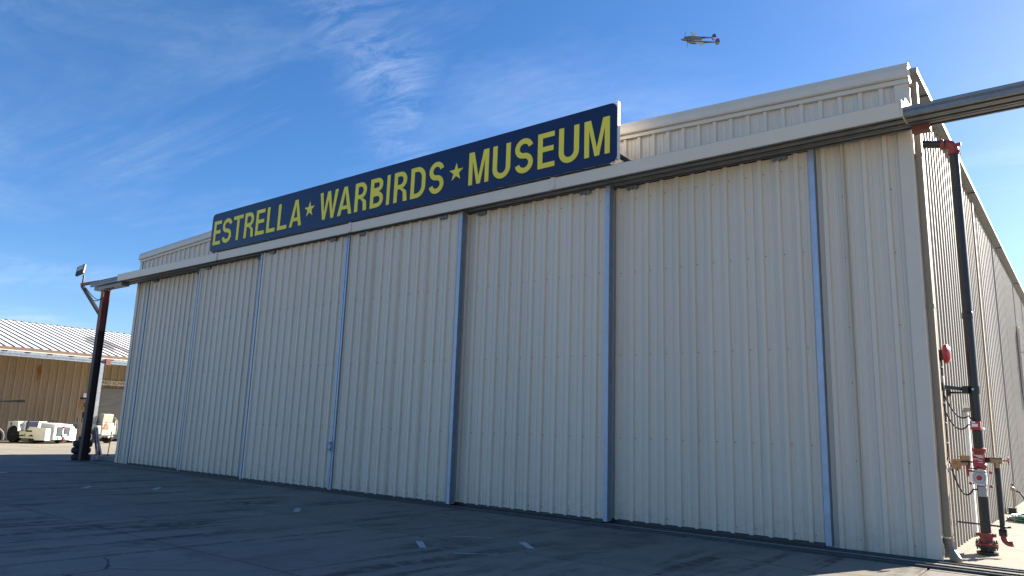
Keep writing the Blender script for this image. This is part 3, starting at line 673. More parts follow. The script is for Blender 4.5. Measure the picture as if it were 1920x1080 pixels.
for a, z in ((-.08, 1.02), (.075, 1.02), (-.06, 1.2), (.075, 1.2)): MB().cyl((rx + a, ry - .214, z), (rx + a, ry - .224, z), .009, 8).build('cover_screw', M_rail, t_)
MB().box((rx - .02, ry - .2225, 1.212), (rx + .04, ry - .2155, 1.24)).build('sticker', M_signw, t_)
MB().box((rx - .035, ry - .20, .84), (rx + .075, ry - .10, .985)).build('wiring_box', M_grey, rs, .008)
q = MB()
for a, z in ((.135, 1.19), (.13, .99), (-.13, 1.02)): q.cyl((rx + a, ry - .05, z), (rx + a, ry - .13, z), .022, 8)
q.build('trim_plug', M_redl, rs)
q = MB(); q.tube([(rx - .05, ry - .1, 1.33), (rx - .16, ry - .12, 1.34), (rx - .24, ry - .12, 1.33)], .012, 6); q.tube([(rx - .13, ry - .13, 1.34), (rx - .13, ry - .13, 1.24), (rx - .05, ry - .13, 1.24)], .011, 6); q.build('trim_pipe', M_dark, rs)
# drain branch with valve
q = MB(); q.cyl((rx + .08, ry, 1.37), (rx + .16, ry, 1.37), .04, 14); q.build('branch_nipple', M_dark, rs)
q = MB(); q.lathe([(.04, 0), (.048, .01), (.05, .06), (.038, .10), (.05, .13), (.045, .16)], (rx + .13, ry, 1.37), (1, 0, 0), 16); q.cyl((rx + .215, ry, 1.37), (rx + .215, ry, 1.26), .042, 14); bv = q.build('drain_valve', M_brass, rs)
q = MB(); q.cyl((rx + .29, ry, 1.37), (rx + .36, ry, 1.37), .009, 8); q.torus((rx + .36, ry, 1.37), .05, .010, (1, 0, 0), 18, 6)
for i in range(3): a = i * 2 * PI / 3 + .4; q.cyl((rx + .36, ry, 1.37), (rx + .36, ry + .05 * math.cos(a), 1.37 + .05 * math.sin(a)), .007, 6)
q.build('handwheel', M_redl, bv)
q = MB(); q.cyl((rx + .215, ry, .32), (rx + .215, ry, 1.27), .035, 18); q.build('drain_pipe', M_blackp, rs)
q = MB(); ep = [(rx + .215, ry, .36), (rx + .215, ry, .30)]
for i in range(6): a = i / 5 * PI / 2; ep.append((rx + .215 + .085 * (1 - math.cos(a)), ry - .01, .27 - .085 * math.sin(a)))
ep.append((rx + .33, ry - .01, .19)); q.tube(ep, .038, 14); q.build('drain_elbow', M_red, rs)
q = MB(); q.cyl((rx + .165, ry, .335), (rx + .265, ry, .335), .052, 10); q.build('union', M_dark, rs)
q = MB(); q.cyl((.06, ry + .18, .42), (rx + .32, ry - .02, .42), .013, 8); q.torus((rx + .215, ry, .42), .048, .012, (0, 0, 1), 16, 6); q.cyl((rx + .24, ry - .08, .42), (rx + .30, ry + .06, .42), .02, 8); q.build('strut_rod', M_dark, rs)

tg = thing('hanging_tag', 'smaller tan plate with two lines of print hanging left of the fire riser', 'tag', (rx - .29, ry - .13, 1.2), 'tan plates hung on the riser')
q = MB(); q.prism(rrect(rx - .365, rx - .235, 1.215, 1.37, .006, 2), ry - .135, ry - .125, 'y'); q.build('plate', M_tan, tg)
q = MB(); q.box((rx - .345, ry - .1375, 1.32), (rx - .265, ry - .1355, 1.331)); q.box((rx - .345, ry - .1375, 1.29), (rx - .275, ry - .1355, 1.30)); q.build('print', M_brown, tg)
q = MB(); q.torus((rx - .25, ry - .13, 1.385), .022, .004, (0, 1, 0), 14, 5); q.cyl((rx - .29, ry - .13, 1.2), (rx - .27, ry - .13, 1.215), .02, 8); q.build('hook', M_rust, tg)
tg = thing('hanging_tag', 'larger blank tan plate behind the printed one on the fire riser', 'tag', (rx - .2, ry - .1, 1.28), 'tan plates hung on the riser')
q = MB(); q.prism(rrect(rx - .245, rx - .115, 1.275, 1.425, .006, 2), ry - .105, ry - .095, 'y'); q.build('plate', M_tan, tg)
q = MB(); q.torus((rx - .18, ry - .1, 1.262), .018, .004, (0, 1, 0), 14, 5); q.build('hook', M_rust, tg)

# alarm bell with conduit
bl = thing('alarm_bell', 'red round fire alarm bell mounted on the side wall near the hangar corner', 'alarm bell', (.05, 1.1, 3.05))
by, bz = 1.08, 2.96
MB().box((.04, by - .06, bz - .09), (.10, by + .06, bz + .06)).build('back_box', M_dark, bl)
q = MB(); q.lathe([(.145, 0), (.15, .03), (.14, .065), (.10, .09), (.03, .10), (.0, .10)], (.105, by, bz), (1, 0, 0), 26); q.build('gong', M_redl, bl)
MB().tube([(.06, by, bz - .09), (.06, by, 2.62)], .013, 8).build('conduit', M_dark, bl)
jb = thing('conduit_body', 'small pale conduit box above the black brace on the side wall', 'conduit box', (.06, by, 2.45))
MB().box((.035, by - .05, 2.42), (.085, by + .03, 2.62)).build('box', M_grey, jb, .006)
MB().tube([(.06, by, 2.42), (.06, by, 1.40), (.06, .92, 1.30)], .012, 8).build('conduit', M_dark, jb)
q = MB()
for z in (2.75, 2.2, 1.9, 1.6): q.box((.04, by - .03, z), (.075, by + .03, z + .015))
q.build('strap', M_galv, jb)
jb = thing('junction_box', 'grey junction box low on the side wall beside the downspout', 'junction box', (.06, .86, 1.25))
MB().box((.035, .80, 1.17), (.10, .92, 1.30)).build('box', M_grey, jb, .006)
q = MB(); q.cyl((.105, .86, 1.24), (.125, .86, 1.24), .018, 8); q.cyl((.06, .86, 1.30), (.06, .86, 1.36), .014, 8); q.build('fitting', M_galv, jb)
def catenary(p, q, sag, n=16):
    p, q = Vector(p), Vector(q); return [p.lerp(q, i / n) + Vector((0, 0, -sag * 4 * (i / n) * (1 - i / n))) for i in range(n + 1)]
def cable(label, pts, r=.011):
    t = thing('flexible_conduit', label, 'conduit', tuple(pts[0]), 'flexible conduits of the riser'); MB().tube(pts, r, 8).build('hose', M_dark, t); return t
cable('black flexible conduit sagging from the wall into the upper red switch', catenary((.06, by, 2.36), (rx - .09, ry - .10, 2.02), .16) + [(rx - .05, ry - .12, 1.97), (rx + .02, ry - .12, 1.95)])
cable('black flexible conduit looping under the first one into the red switch side', catenary((.06, by, 2.10), (rx - .10, ry - .11, 1.885), .16) + [(rx - .075, ry - .11, 1.885)])
cable('lowest black flexible conduit curving from the junction box to the grey switch', catenary((.07, 1.08, 1.33), (rx - .10, ry - .15, .935), .24, 20) + [(rx - .03, ry - .15, .94)], .0125)

# flue, hose bib, hose
vf = thing('vent_flue', 'galvanised metal vent flue running up the side wall at the right edge', 'flue', (.35, 18.6, 3.3))
q = MB(); q.lathe([(.17, 3.55), (.17, 5.35)], (.42, 18.6, 0), n=18); q.build('flue_pipe', M_lgrey, vf)
q = MB(); q.lathe([(.17, 5.3), (.24, 5.33), (.24, 5.68), (.2, 5.7)], (.42, 18.6, 0), n=18); q.build('cap', M_lgrey, vf)
q = MB(); q.tube([(.42, 18.6, 3.62), (.42, 18.6, 3.45), (.35, 18.6, 3.32), (.2, 18.6, 3.28), (.03, 18.6, 3.28)], .175, 14); q.build('elbow', M_lgrey, vf)
q = MB(); q.box((.03, 18.3, 4.7), (.62, 18.42, 4.75)); q.build('strap', M_galv, vf)
q = MB(); q.box((.04, 18.05, 3.3), (.10, 18.25, 5.6)); q.build('cover_strip', M_cream2, vf)
hb = thing('hose_bib', 'small standpipe tap with a black hose at the foot of the side wall', 'tap', (.28, 10.2, 0))
q = MB(); q.cyl((.28, 10.2, 0), (.28, 10.2, .55), .02, 10); q.lathe([(.02, 0), (.035, .02), (.035, .07), (.015, .09)], (.28, 10.2, .55), n=12); q.cyl((.28, 10.2, .58), (.36, 10.1, .55), .018, 8); q.build('standpipe', M_brass, hb)
q = MB(); q.torus((.28, 10.2, .69), .045, .008, n=14, k=6); q.cyl((.28, 10.2, .62), (.28, 10.2, .69), .008, 6); q.build('handle', M_dark, hb)
pts = [(.36, 10.1, .55), (.44, 10.0, .52), (.52, 9.9, .40), (.55, 9.8, .22), (.52, 9.7, .08), (.44, 9.5, .03), (.3, 9.3, .025)]
MB().tube(pts, .018, 8).build('hose', M_black, hb)
q = MB(); q.box((.17, 10.05, 0), (.33, 10.3, .16)); q.build('base_block', M_dark, hb); hb.location += Vector((-.10, -.8, 0))
gh = thing('garden_hose', 'green garden hose coiled flat on the walkway at the right edge', 'hose', (.72, 8.3, 0))
pts = []
for i in range(260):
    a = i / 18 * 2 * PI * .9; r_ = .20 + .16 * (i / 260) + .035 * math.sin(i * 1.7); lay = .018 + .028 * (int(i / 42) % 4) + .01 * math.sin(i * .7)
    pts.append((.78 + r_ * 1.25 * math.cos(a), 8.3 + r_ * 2.0 * math.sin(a), lay))
pts += [(.42, 8.9, .02), (.35, 9.2, .02)]
MB().tube(pts, .015, 6).build('coil', M_hose, gh); gh.location += Vector((-.16, -.35, 0))

# ================================================================== TAN BUILDING (left)
XW, XB = -48.0, -43.6
tan = thing('maintenance_hangar', 'low tan steel building with white ribbed roof and a grey roller door at left', 'building', (XW, 6, 0))
DO0, DO1, DZ = 9.0, 12.9, 3.30
i = 0; y = -9.0
while y < 24:
    y1 = y + .9
    z0 = 0.0
    if y1 > DO0 - .05 and y < DO1: z0 = DZ + .03
    sheet(y, y1, z0 + .01, 5.6, lambda u, h, w: (XW + h, u, w), pitch=.45, deep=1.6, phase=.1).build('wall_sheet', M_tanwall, tan)
    y = y1
MB().box((XW - 12, -9, 0), (XW - .08, 24, 5.5)).build('wall_core', M_tanwall, tan)
# roof: standing seam pans, each its own sheet with an upstand along one side
RZ0, RX0, RX1, RZ1 = 5.06, XB - .05, -54.6, 7.62
sl_ = (RZ1 - RZ0) / (RX1 - RX0)
pitch = .45; j = 0; y = -9.2
pan = MB(); t_ = .03
pan.add([(RX0, .012, RZ0), (RX1, .012, RZ1), (RX1, pitch - .005, RZ1), (RX0, pitch - .005, RZ0), (RX0, .012, RZ0 - t_), (RX1, .012, RZ1 - t_), (RX1, pitch - .005, RZ1 - t_), (RX0, pitch - .005, RZ0 - t_)],
        [(0, 3, 2, 1), (4, 5, 6, 7), (0, 1, 5, 4), (2, 3, 7, 6), (0, 4, 7, 3), (1, 2, 6, 5)])
pan_me = pan.mesh('roof_pan', M_roofw)
sm = MB(); sm.add([(RX0, -.03, RZ0), (RX1, -.03, RZ1), (RX1, .03, RZ1), (RX0, .03, RZ0), (RX0, -.022, RZ0 + .04), (RX1, -.022, RZ1 + .04), (RX1, .022, RZ1 + .04), (RX0, .022, RZ0 + .04)],
                 [(4, 7, 6, 5), (0, 4, 5, 1), (2, 6, 7, 3), (0, 3, 7, 4), (1, 5, 6, 2)])
seam_me = sm.mesh('roof_seam', M_seam)
rf = MB().box((RX1 + .4, -9, RZ1 - 1.0), (RX1 + .6, 24, RZ1 - .1)).build('roof', M_roofw, tan)
while y < 23.5:
    for nm, me in (('roof_pan', pan_me), ('roof_seam', seam_me)):
        o = bpy.data.objects.new(nm, me); col.objects.link(o); o.parent = rf; o.location = Vector((0, y, 0)) - ORG[tan.name]
    y += pitch; j += 1
# far slope and ridge cap
m = MB(); m.add([(RX1 + .02, -9.2, RZ1 + .04), (RX1 - 10, -9.2, RZ1 - 2.4), (RX1 - 10, 23.7, RZ1 - 2.4), (RX1 + .02, 23.7, RZ1 + .04)], [(0, 1, 2, 3)]); m.build('rear_slope', M_roofw, tan)
# weathered patches lying on the pans
for y0, a, b in ((8.4, .20, .62), (8.86, .30, .66), (7.94, .24, .50), (8.4 + .92, .12, .58)):
    m = MB(); pa = [(RX0 + (RX1 - RX0) * f, RZ0 + (RZ1 - RZ0) * f + .006) for f in (a, b)]
    m.add([(pa[0][0], y0 + .05, pa[0][1]), (pa[0][0], y0 + .40, pa[0][1]), (pa[1][0], y0 + .36, pa[1][1]), (pa[1][0], y0 + .08, pa[1][1])], [(0, 1, 2, 3)]); m.build('rust_patch', M_roofd, tan)
m = MB(); m.box((XB - .15, -9.2, 4.90), (XB + .02, 24, 5.07)); m.build('gutter', M_brown, tan)
m = MB(); m.box((XB - .13, -9.2, 4.855), (XB + .035, 24, 4.90)); m.build('gutter_lip', M_signw, tan)
m = MB(); m.prism([(XB + .05, 4.57), (XB + .05, 4.62), (XB - .02, 4.64), (XB + .05, 4.72), (XB + .05, 4.845), (XB - .12, 4.845), (XB - .12, 4.57)], -9.2, 24, 'y'); m.build('track_beam', M_galv, tan)
for yy in [-8 + 1.1 * q for q in range(28)]: MB().box((XB + .052, yy, 4.80), (XB + .075, yy + .25, 4.85)).build('beam_clip', M_dark, tan)
for yy in (7.0, 21.5, -8.2):
    q = MB().box((XB - .11, yy - .11, .02), (XB + .11, yy + .11, 4.565)).build('post', M_galv, tan)
    MB().box((XB + .06, yy + .18, 4.50), (XB + .14, yy + .45, 4.86)).build('red_block', M_primer, q)
# roller door: joined narrow slats
q = MB(); z = .12
while z < DZ - .02:
    q.prism([(XW - .05, z), (XW - .005, z + .02), (XW - .005, z + .055), (XW - .05, z + .075)], DO0, DO1, 'y'); z += .078
rd = q.build('roller_door', M_door, tan)
MB().box((XW - .06, DO0, .0), (XW + .02, DO1, .12)).build('bottom_bar', M_dark, rd)
q = MB(); q.box((XW - .02, DO0 - .1, 0), (XW + .10, DO0, DZ)); q.build('door_jamb', M_tanwall, rd)
q = MB(); q.box((XW - .02, DO0 - .1, DZ), (XW + .10, DO1 + .1, DZ + .06)); q.build('door_header', M_brown, rd)
q = MB(); q.add([(XW + .085, 5.25 + a * .09, 4.35 - b) for a, b in ((0, 0), (1, -.1), (2, 0), (2.2, .35), (1.2, .5), (1, .8), (.3, .85), (.4, .5), (-.1, .3))], [tuple(range(9))]); q.build('rust_streak', M_rust, tan)
# sign over the door
ds_ = thing('door_sign', 'narrow cream board with black lettering over the grey roller door', 'sign', (XW + .1, 10.5, 3.6))
MB().box((XW + .09, 8.35, 3.50), (XW + .13, 13.1, 3.80)).build('board', M_signw, ds_)
cu = bpy.data.curves.new('lettering', 'FONT'); cu.body = 'ALFRED SCHAAZE RESTORATION'; cu.size = .26; cu.align_x = 'LEFT'; cu.space_character = 1.0; cu.extrude = .002
to = bpy.data.objects.new('tmp', cu); col.objects.link(to)
bpy.context.view_layer.update()
me = bpy.data.meshes.new_from_object(to.evaluated_get(bpy.context.evaluated_depsgraph_get())); bpy.data.objects.remove(to)
xsz = [v.co.x for v in me.vertices]; wtx = max(xsz) - min(xsz)
me.transform(Matrix.Scale(4.55 / wtx, 4, (1, 0, 0))); me.materials.clear(); me.materials.append(M_ink)
lo = bpy.data.objects.new('lettering', me); col.objects.link(lo); lo.parent = ds_
lo.matrix_local = Matrix.Translation((.035, 8.47 - 10.5, 3.565 - 3.6)) @ Matrix(((0, 0, 1, 0), (1, 0, 0, 0), (0, 1, 0, 0), (0, 0, 0, 1)))
np_ = thing('notice_plate', 'small white notice plate on the tan wall left of the roller door', 'notice', (XW + .1, 8.1, 2.65))
MB().box((XW + .08, 7.98, 2.38), (XW + .12, 8.36, 2.92)).build('plate', M_white, np_)
q = MB(); q.box((XW + .121, 8.06, 2.60), (XW + .124, 8.26, 2.64)); q.box((XW + .121, 8.06, 2.53), (XW + .124, 8.22, 2.56)); q.build('print', M_ink, np_)

# ------------------------------------------------------------------ tug cart (local: x forward, y left, z up)
tug = thing('baggage_tug', 'low white airport tow tug with an open seat and split grille beside the tan wall', 'tug', (-43.6, 4.45, 0), local=True); face(tug, (.93, .36))
q = MB(); q.prism([(-1.45, .35), (-1.45, 1.14), (-.55, 1.14), (-.55, .62), (-.62, .42), (-.7, .30), (-1.3, .30)], -.62, .95, 'y'); q.build('rear_body', M_white, tug, .02)
q = MB(); q.prism([(-1.45, .62), (-1.45, 1.12), (-.72, 1.12), (-.66, .60), (-.74, .78), (-.92, .90), (-1.12, .90), (-1.32, .78)], -.95, -.625, 'y'); q.build('rear_fender', M_white, tug, .01)
q = MB(); q.box((-.55, -.9, .26), (.5, .9, .36)); q.build('floor', M_white, tug)
q = MB(); q.box((-.55, .86, .36), (.6, .93, 1.06)); q.build('side_wall', M_white, tug)
q = MB(); q.prism([(.42, .22), (.42, 1.10), (1.42, 1.03), (1.42, .22)], -.56, .56, 'y'); nose = q.build('nose', M_white, tug, .015)
for s in (-1, 1):
    q = MB(); q.prism([(.1, .80), (.1, .86), (1.30, .80), (1.30, .18), (.55, .18), (.50, .36), (.36, .46), (.2, .44), (.1, .34), (-.08, .34), (-.08, .62)], *( (-.96, -.565) if s < 0 else (.565, .96)), 'y'); q.build('front_fender', M_white, tug, .012)
for a, b in ((-.40, -.05), (.05, .40)):
    q = MB(); q.box((1.40, a, .42), (1.445, b, .90)); gr = q.build('grille', M_dark, nose)
    for k in range(6): y_ = a + .03 + k * (b - a - .04) / 6; MB().box((1.4455, y_, .43), (1.46, y_ + .014, .89)).build('grille_fin', M_galvd, nose)
q = MB(); q.box((1.425, -.36, .93), (1.445, .36, 1.0)); q.build('vent_plate', M_lgrey, nose)
q = MB(); q.box((1.43, -.30, .24), (1.46, .22, .40)); q.build('lower_panel', M_lgrey, nose)
q = MB(); q.box((1.44, -.04, .21), (1.54, .08, .28)); q.cyl((1.51, .02, .18), (1.51, .02, .38), .03, 10); q.box((1.43, -.02, .32), (1.50, .06, .36)); q.build('tow_hitch', M_redl, tug)
q = MB(); q.cyl((1.45, -.02, .86), (1.50, -.02, .86), .045, 12); q.box((1.45, -.05, .90), (1.49, .02, .93)); q.build('red_lamp', M_redl, tug)
q = MB(); q.cyl((1.44, -.02, .45), (1.52, -.02, .45), .07, 14); q.cyl((1.44, .14, .48), (1.5, .14, .48), .05, 12); q.build('headlamp', M_lgrey, tug)
q = MB(); q.lathe([(.03, 0), (.07, .03), (.07, .10), (.02, .11)], (1.3, .62, .86), (1, 0, .2), 14); q.build('side_lamp', M_white, tug)
q = MB(); q.prism([(-.66, .66), (-.52, 1.16), (-.40, 1.16), (-.50, .70), (.02, .66), (.02, .56), (-.62, .56)], -.60, .05, 'y'); q.build('seat', M_seat, tug, .03)
q = MB(); q.torus((.32, .25, 1.16), .20, .018, (-.5, 0, .86), 22, 6); q.cyl((.32, .25, 1.16), (.48, .25, .98), .02, 8)
for i in range(3): a = i * 2 * PI / 3; q.cyl((.32, .25, 1.16), (.32 + .17 * math.cos(a), .25 + .2 * math.sin(a), 1.16 + .1 * math.cos(a)), .01, 6)
q.build('steering_wheel', M_black, tug)
q = MB(); q.box((.38, -.50, .80), (.43, .5, 1.0)); q.torus((.36, -.2, .90), .075, .02, (1, 0, 0), 16, 6); q.cyl((.36, -.35, .86), (.36, -.35, 1.0), .02, 8); q.build('dashboard', M_dark, tug)
q = MB(); q.box((-.02, -.975, .60), (.34, -.962, .68)); q.build('fender_stripe', M_black, tug)
q = MB(); q.prism([(-.50, .40), (-.48, .62), (-.10, .62), (-.02, .48)], -.97, -.955, 'y'); q.build('step_plate', M_white, tug)
def wheel(par, x, y, r, w, rim=M_white, s=-1):
    q = MB(); q.lathe([(r * .6, -w / 2), (r * .9, -w / 2), (r, -w * .35), (r, w * .35), (r * .9, w / 2), (r * .6, w / 2)], (x, y, r), (0, 1, 0), 22); wl = q.build('wheel', M_black, par)
    q = MB(); q.lathe([(r * .6, -w * .42), (r * .55, -w * .52), (r * .3, -w * .46), (r * .15, -w * .55), (0.01, -w * .55)] if s < 0 else [(r * .6, w * .42), (r * .55, w * .52), (r * .3, w * .46), (r * .15, w * .55), (.01, w * .55)], (x, y, r), (0, 1, 0), 18); q.build('rim', rim, wl)
wheel(tug, -1.02, -.80, .43, .30, M_dark); wheel(tug, .30, -.76, .25, .2, M_dark); wheel(tug, -1.02, .8, .43, .3, M_dark, 1); wheel(tug, .30, .76, .25, .2, M_dark, 1)
q = MB(); q.cyl((-1.46, -.5, .95), (-1.44, -.5, .95), .06, 12); q.cyl((-1.2, -.952, 1.0), (-1.2, -.962, 1.0), .05, 12); q.cyl((-1.2, -.952, .92), (-1.2, -.962, .92), .04, 12); q.build('tail_lamp', M_dark, tug)

# ------------------------------------------------------------------ tow tractor, rear towards the viewer
tr = thing('tow_tractor', 'cream tow tractor with an orange warning triangle behind the dark column', 'tractor', (-44.3, 7.35, 0), local=True); face(tr, (-.93, -.36))
q = MB(); q.prism([(.35, .45), (.35, 1.16), (1.45, 1.08), (1.52, .95), (1.52, .35), (.6, .35)], -.42, .42, 'y'); hood = q.build('hood', M_offwhite, tr, .03)
for k in range(7): MB().box((.75, .42, .52 + k * .075), (1.25, .432, .555 + k * .075)).build('louver', M_dark, hood)
q = MB(); q.prism([(-1.0, .52), (-1.0, 1.0), (-.6, 1.06), (-.1, 1.0), (.1, .70), (.0, .60), (-.2, .78), (-.5, .86), (-.8, .76)], .43, .72, 'y'); q.build('fender', M_offwhite, tr, .02)
q = MB(); q.prism([(-1.0, .52), (-1.0, 1.0), (-.6, 1.06), (-.1, 1.0), (.1, .70), (.0, .60), (-.2, .78), (-.5, .86), (-.8, .76)], -.72, -.43, 'y'); q.build('fender', M_offwhite, tr, .02)
q = MB(); q.box((-1.02, -.42, .45), (-.2, .42, 1.18)); rb = q.build('rear_body', M_offwhite, tr, .02)
for k in range(9): MB().box((-1.045, -.40, .50 + k * .075), (-1.022, .40, .54 + k * .075)).build('rear_slat', M_grey, rb)
q = MB(); q.prism([(-.95, 1.2), (-1.0, 1.66), (-.72, 1.70), (-.55, 1.3), (-.5, 1.2)], -.36, .36, 'y'); q.build('seat_shroud', M_offwhite, tr, .03)
q = MB(); q.prism([(-.5, 1.1), (-.62, 1.55), (-.52, 1.56), (-.40, 1.18), (.0, 1.16), (.0, 1.08)], -.28, .28, 'y'); q.build('seat', M_seat, tr, .03)
q = MB(); q.box((-.9, -.70, .62), (-.45, -.62, 1.40)); q.tube([(-1.0, -.66, .5), (-1.02, -.7, .9), (-1.0, -.66, 1.3), (-.8, -.6, 1.5)], .03, 8); q.build('side_guard', M_offwhite, tr)
q = MB(); q.torus((.25, 0, 1.36), .2, .02, (-.6, 0, .8), 20, 6); q.cyl((.25, 0, 1.36), (.45, 0, 1.12), .025, 8); q.build('steering_wheel', M_black, tr)
q = MB(); q.cyl((.95, .3, 1.1), (.95, .3, 1.42), .04, 10); q.box((.05, .1, 1.1), (.3, .4, 1.5)); q.build('air_cleaner', M_dark, tr)
q = MB(); q.prism([(-.2, .82), (.2, .82), (.035, 1.18), (-.035, 1.18)], -1.075, -1.06, 'x'); q.v = [Vector((p.x, p.y + .16, p.z)) for p in q.v]; q.build('warning_triangle', M_orange, tr)
q = MB(); q.box((-1.2, -.08, .34), (-1.0, .08, .44)); q.cyl((-1.16, 0, .3), (-1.16, 0, .5), .03, 8); q.box((-.9, -.6, .36), (-.3, .6, .46)); q.build('drawbar', M_offwhite, tr)
wheel(tr, -.5, -.58, .36, .26, M_white); wheel(tr, -.5, .58, .36, .26, M_white, 1); wheel(tr, 1.15, .5, .30, .2, M_white, 1); wheel(tr, 1.15, -.5, .30, .2, M_white)

# coiled hose hung on the wall
hr = thing('hose_coil', 'round tan hose coil hung on the tan wall behind the tractor', 'hose', (-46.2, 8.0, 2.2))
q = MB()
for r_, x in ((.40, 0), (.34, .03), (.28, .05), (.37, .06), (.22, .05)): q.torus((-46.2 + x, 7.55, 2.18), r_, .042, (.9, -.3, .25), 24, 8)
q.build('coil', M_tan, hr)
q = MB(); q.cyl((-46.24, 7.55, 2.18), (-46.05, 7.5, 2.2), .08, 12); q.build('hub', M_white, hr)
q = MB(); q.box((-46.36, 7.45, 0), (-46.28, 7.62, 2.3)); q.box((-46.36, 7.2, 2.52), (-46.2, 7.75, 2.62)); q.build('stand', M_dark, hr)

# ------------------------------------------------------------------ yellow machine at the left edge
ym = thing('ground_power_cart', 'yellow wheeled cart with a long black bar cut by the left edge', 'cart', (-42.9, 1.3, 0), local=True); face(ym, (.3, .95))
q = MB(); q.prism([(-1.2, .55), (-1.2, 1.9), (.55, 2.02), (.72, 1.2), (.62, .55)], -.5, .5, 'y'); q.build('body', M_yel, ym, .03)
q = MB(); q.cyl((-.4, 0, 2.06), (1.55, 0, 2.20), .045, 10); q.cyl((1.42, 0, 2.19), (1.72, 0, 2.21), .075, 12); q.build('bar', M_black, ym)
wheel(ym, .6, -.55, .36, .2); wheel(ym, -.9, -.55, .36, .2)
q = MB()
n = 12; vs = [(.6 + .47 * math.cos(math.radians(200 - 220 * i / n)), y_, .36 + .47 * math.sin(math.radians(200 - 220 * i / n))) for y_ in (-.70, -.42) for i in range(n + 1)]
vs2 = [(.6 + .44 * math.cos(math.radians(200 - 220 * i / n)), y_, .36 + .44 * math.sin(math.radians(200 - 220 * i / n))) for y_ in (-.70, -.42) for i in range(n + 1)]
N = n + 1
q.add(vs + vs2, [(i, i + 1, N + i + 1, N + i) for i in range(n)] + [(2 * N + i, 3 * N + i, 3 * N + i + 1, 2 * N + i + 1) for i in range(n)] + [(i, 2 * N + i, 2 * N + i + 1, i + 1) for i in range(n)] + [(N + i, N + i + 1, 3 * N + i + 1, 3 * N + i) for i in range(n)])
q.build('wheel_fender', M_white, ym)

# ------------------------------------------------------------------ tyres, pole gear beside the column
TL = ['lowest black tyre in the stack of three beside the dark column', 'middle black tyre in the stack of three beside the dark column', 'top black tyre in the stack of three beside the dark column']
for i in range(3):
    t = thing('tyre', TL[i], 'tyre', (-26.72 + (.05, -.02, .06)[i], -.34, .23 * i), 'tyres stacked by the column')
    x, y, z = t.location
    q = MB(); q.lathe([(.17, .03), (.24, .0), (.29, .03), (.31, .08), (.31, .15), (.29, .20), (.24, .228), (.17, .20)], (x, y, z), n=26); q.build('carcass', M_black, t)
    q = MB(); q.lathe([(.165, .04), (.17, .19), (.10, .19)], (x, y, z), n=20); q.build('inner_ring', M_dark, t)
fg = thing('furled_flag', 'furled red white and blue flag on a stick leaning behind the dark column', 'flag', (-27.25, .3, 0))
MB().cyl((-26.9, .32, .02), (-27.35, .28, 1.35), .014, 8).build('stick', M_white, fg)
for k, (m_, off) in enumerate(((M_blue, .0), (M_white, .075), (M_clothr, .15), (M_white, .21))):
    q = MB(); vs = []
    for i in range(7):
        f = i / 6; x = -27.32 + .42 * f - .05 + off * (.35 + .9 * f); z = 1.15 - .98 * f; w_ = .05 + .03 * math.sin(f * 5 + k)
        vs += [(x - w_, .27 + .02 * k, z), (x + w_, .25 + .02 * k, z), (x + w_, .29 + .02 * k, z), (x - w_, .30 + .02 * k, z)]
    q.add(vs, [(4 * i + a, 4 * i + (a + 1) % 4, 4 * i + 4 + (a + 1) % 4, 4 * i + 4 + a) for i in range(6) for a in range(4)] + [(3, 2, 1, 0), (24, 25, 26, 27)]); q.smooth = True
    q.build('cloth', m_, fg)
for k, (x, lab) in enumerate(((-26.62, 'thin steel stake nearest the dark column on the white kerb block'), (-26.02, 'thin steel stake nearest the hangar on the white kerb block'))):
    t = thing('steel_stake', lab, 'stake', (x, .55, .1), 'stakes on the kerb block')
    MB().cyl((x - .02, .55, .16), (x + .06, .55, 1.02), .016, 8).build('rod', M_dark, t)
    MB().cyl((x - .021, .55, .15), (x - .018, .55, .17), .04, 10).build('foot', M_dark, t)
kb = thing('kerb_block', 'low white concrete kerb block between the column and the hangar', 'kerb', (-26, .5, 0))
q = MB(); q.prism([(.35, 0), (.38, .14), (.72, .14), (.75, 0)], -27.1, -24.9, 'x'); q.build('block', M_walk, kb, .01)

# ================================================================== AIRCRAFT
ac = thing('twin_boom_aircraft', 'silver twin engined twin boom propeller aircraft flying over the hangar', 'aircraft', (-74.4, 162.4, 107.6), local=True)
F = Vector((-0.772, -0.634, -0.020)).normalized(); Lf = Vector((0.449, -0.524, -0.723)); Lf = (Lf - F * Lf.dot(F)).normalized(); U = F.cross(Lf)
ac.scale = (.82, .82, .82); ac.rotation_euler = Matrix((F, Lf, U)).transposed().to_euler()
def loft(secs, n=14):
    """secs: (x, y, z, ry, rz) -> body of elliptical sections along x"""
    q = MB(); vs = []
    for x, y, z, a, b in secs: vs += [(x, y + a * math.cos(2 * PI * k / n), z + b * math.sin(2 * PI * k / n)) for k in range(n)]
    fs = [(i * n + k, i * n + (k + 1) % n, (i + 1) * n + (k + 1) % n, (i + 1) * n + k) for i in range(len(secs) - 1) for k in range(n)]
    fs += [tuple(range(n - 1, -1, -1)), tuple(range((len(secs) - 1) * n, len(secs) * n))]
    q.smooth = True; return q.add(vs, fs)
def airfoil(st, name, m_, par):
    """st: (y, xle, xte, z, thick) span stations"""
    q = MB(); vs = []; P = ((0, 0), (.06, .5), (.28, 1), (.65, .55), (1, .03), (.65, -.4), (.28, -.6), (.06, -.35))
    for y, a, b, z, t in st: vs += [(a + (b - a) * u, y, z + t / 2 * v) for u, v in P]
    n = len(P); q.add(vs, [(i * n + k, i * n + (k + 1) % n, (i + 1) * n + (k + 1) % n, (i + 1) * n + k) for i in range(len(st) - 1) for k in range(n)] + [tuple(range(n - 1, -1, -1)), tuple(range((len(st) - 1) * n, len(st) * n))])
    q.smooth = True; return q.build(name, m_, par)
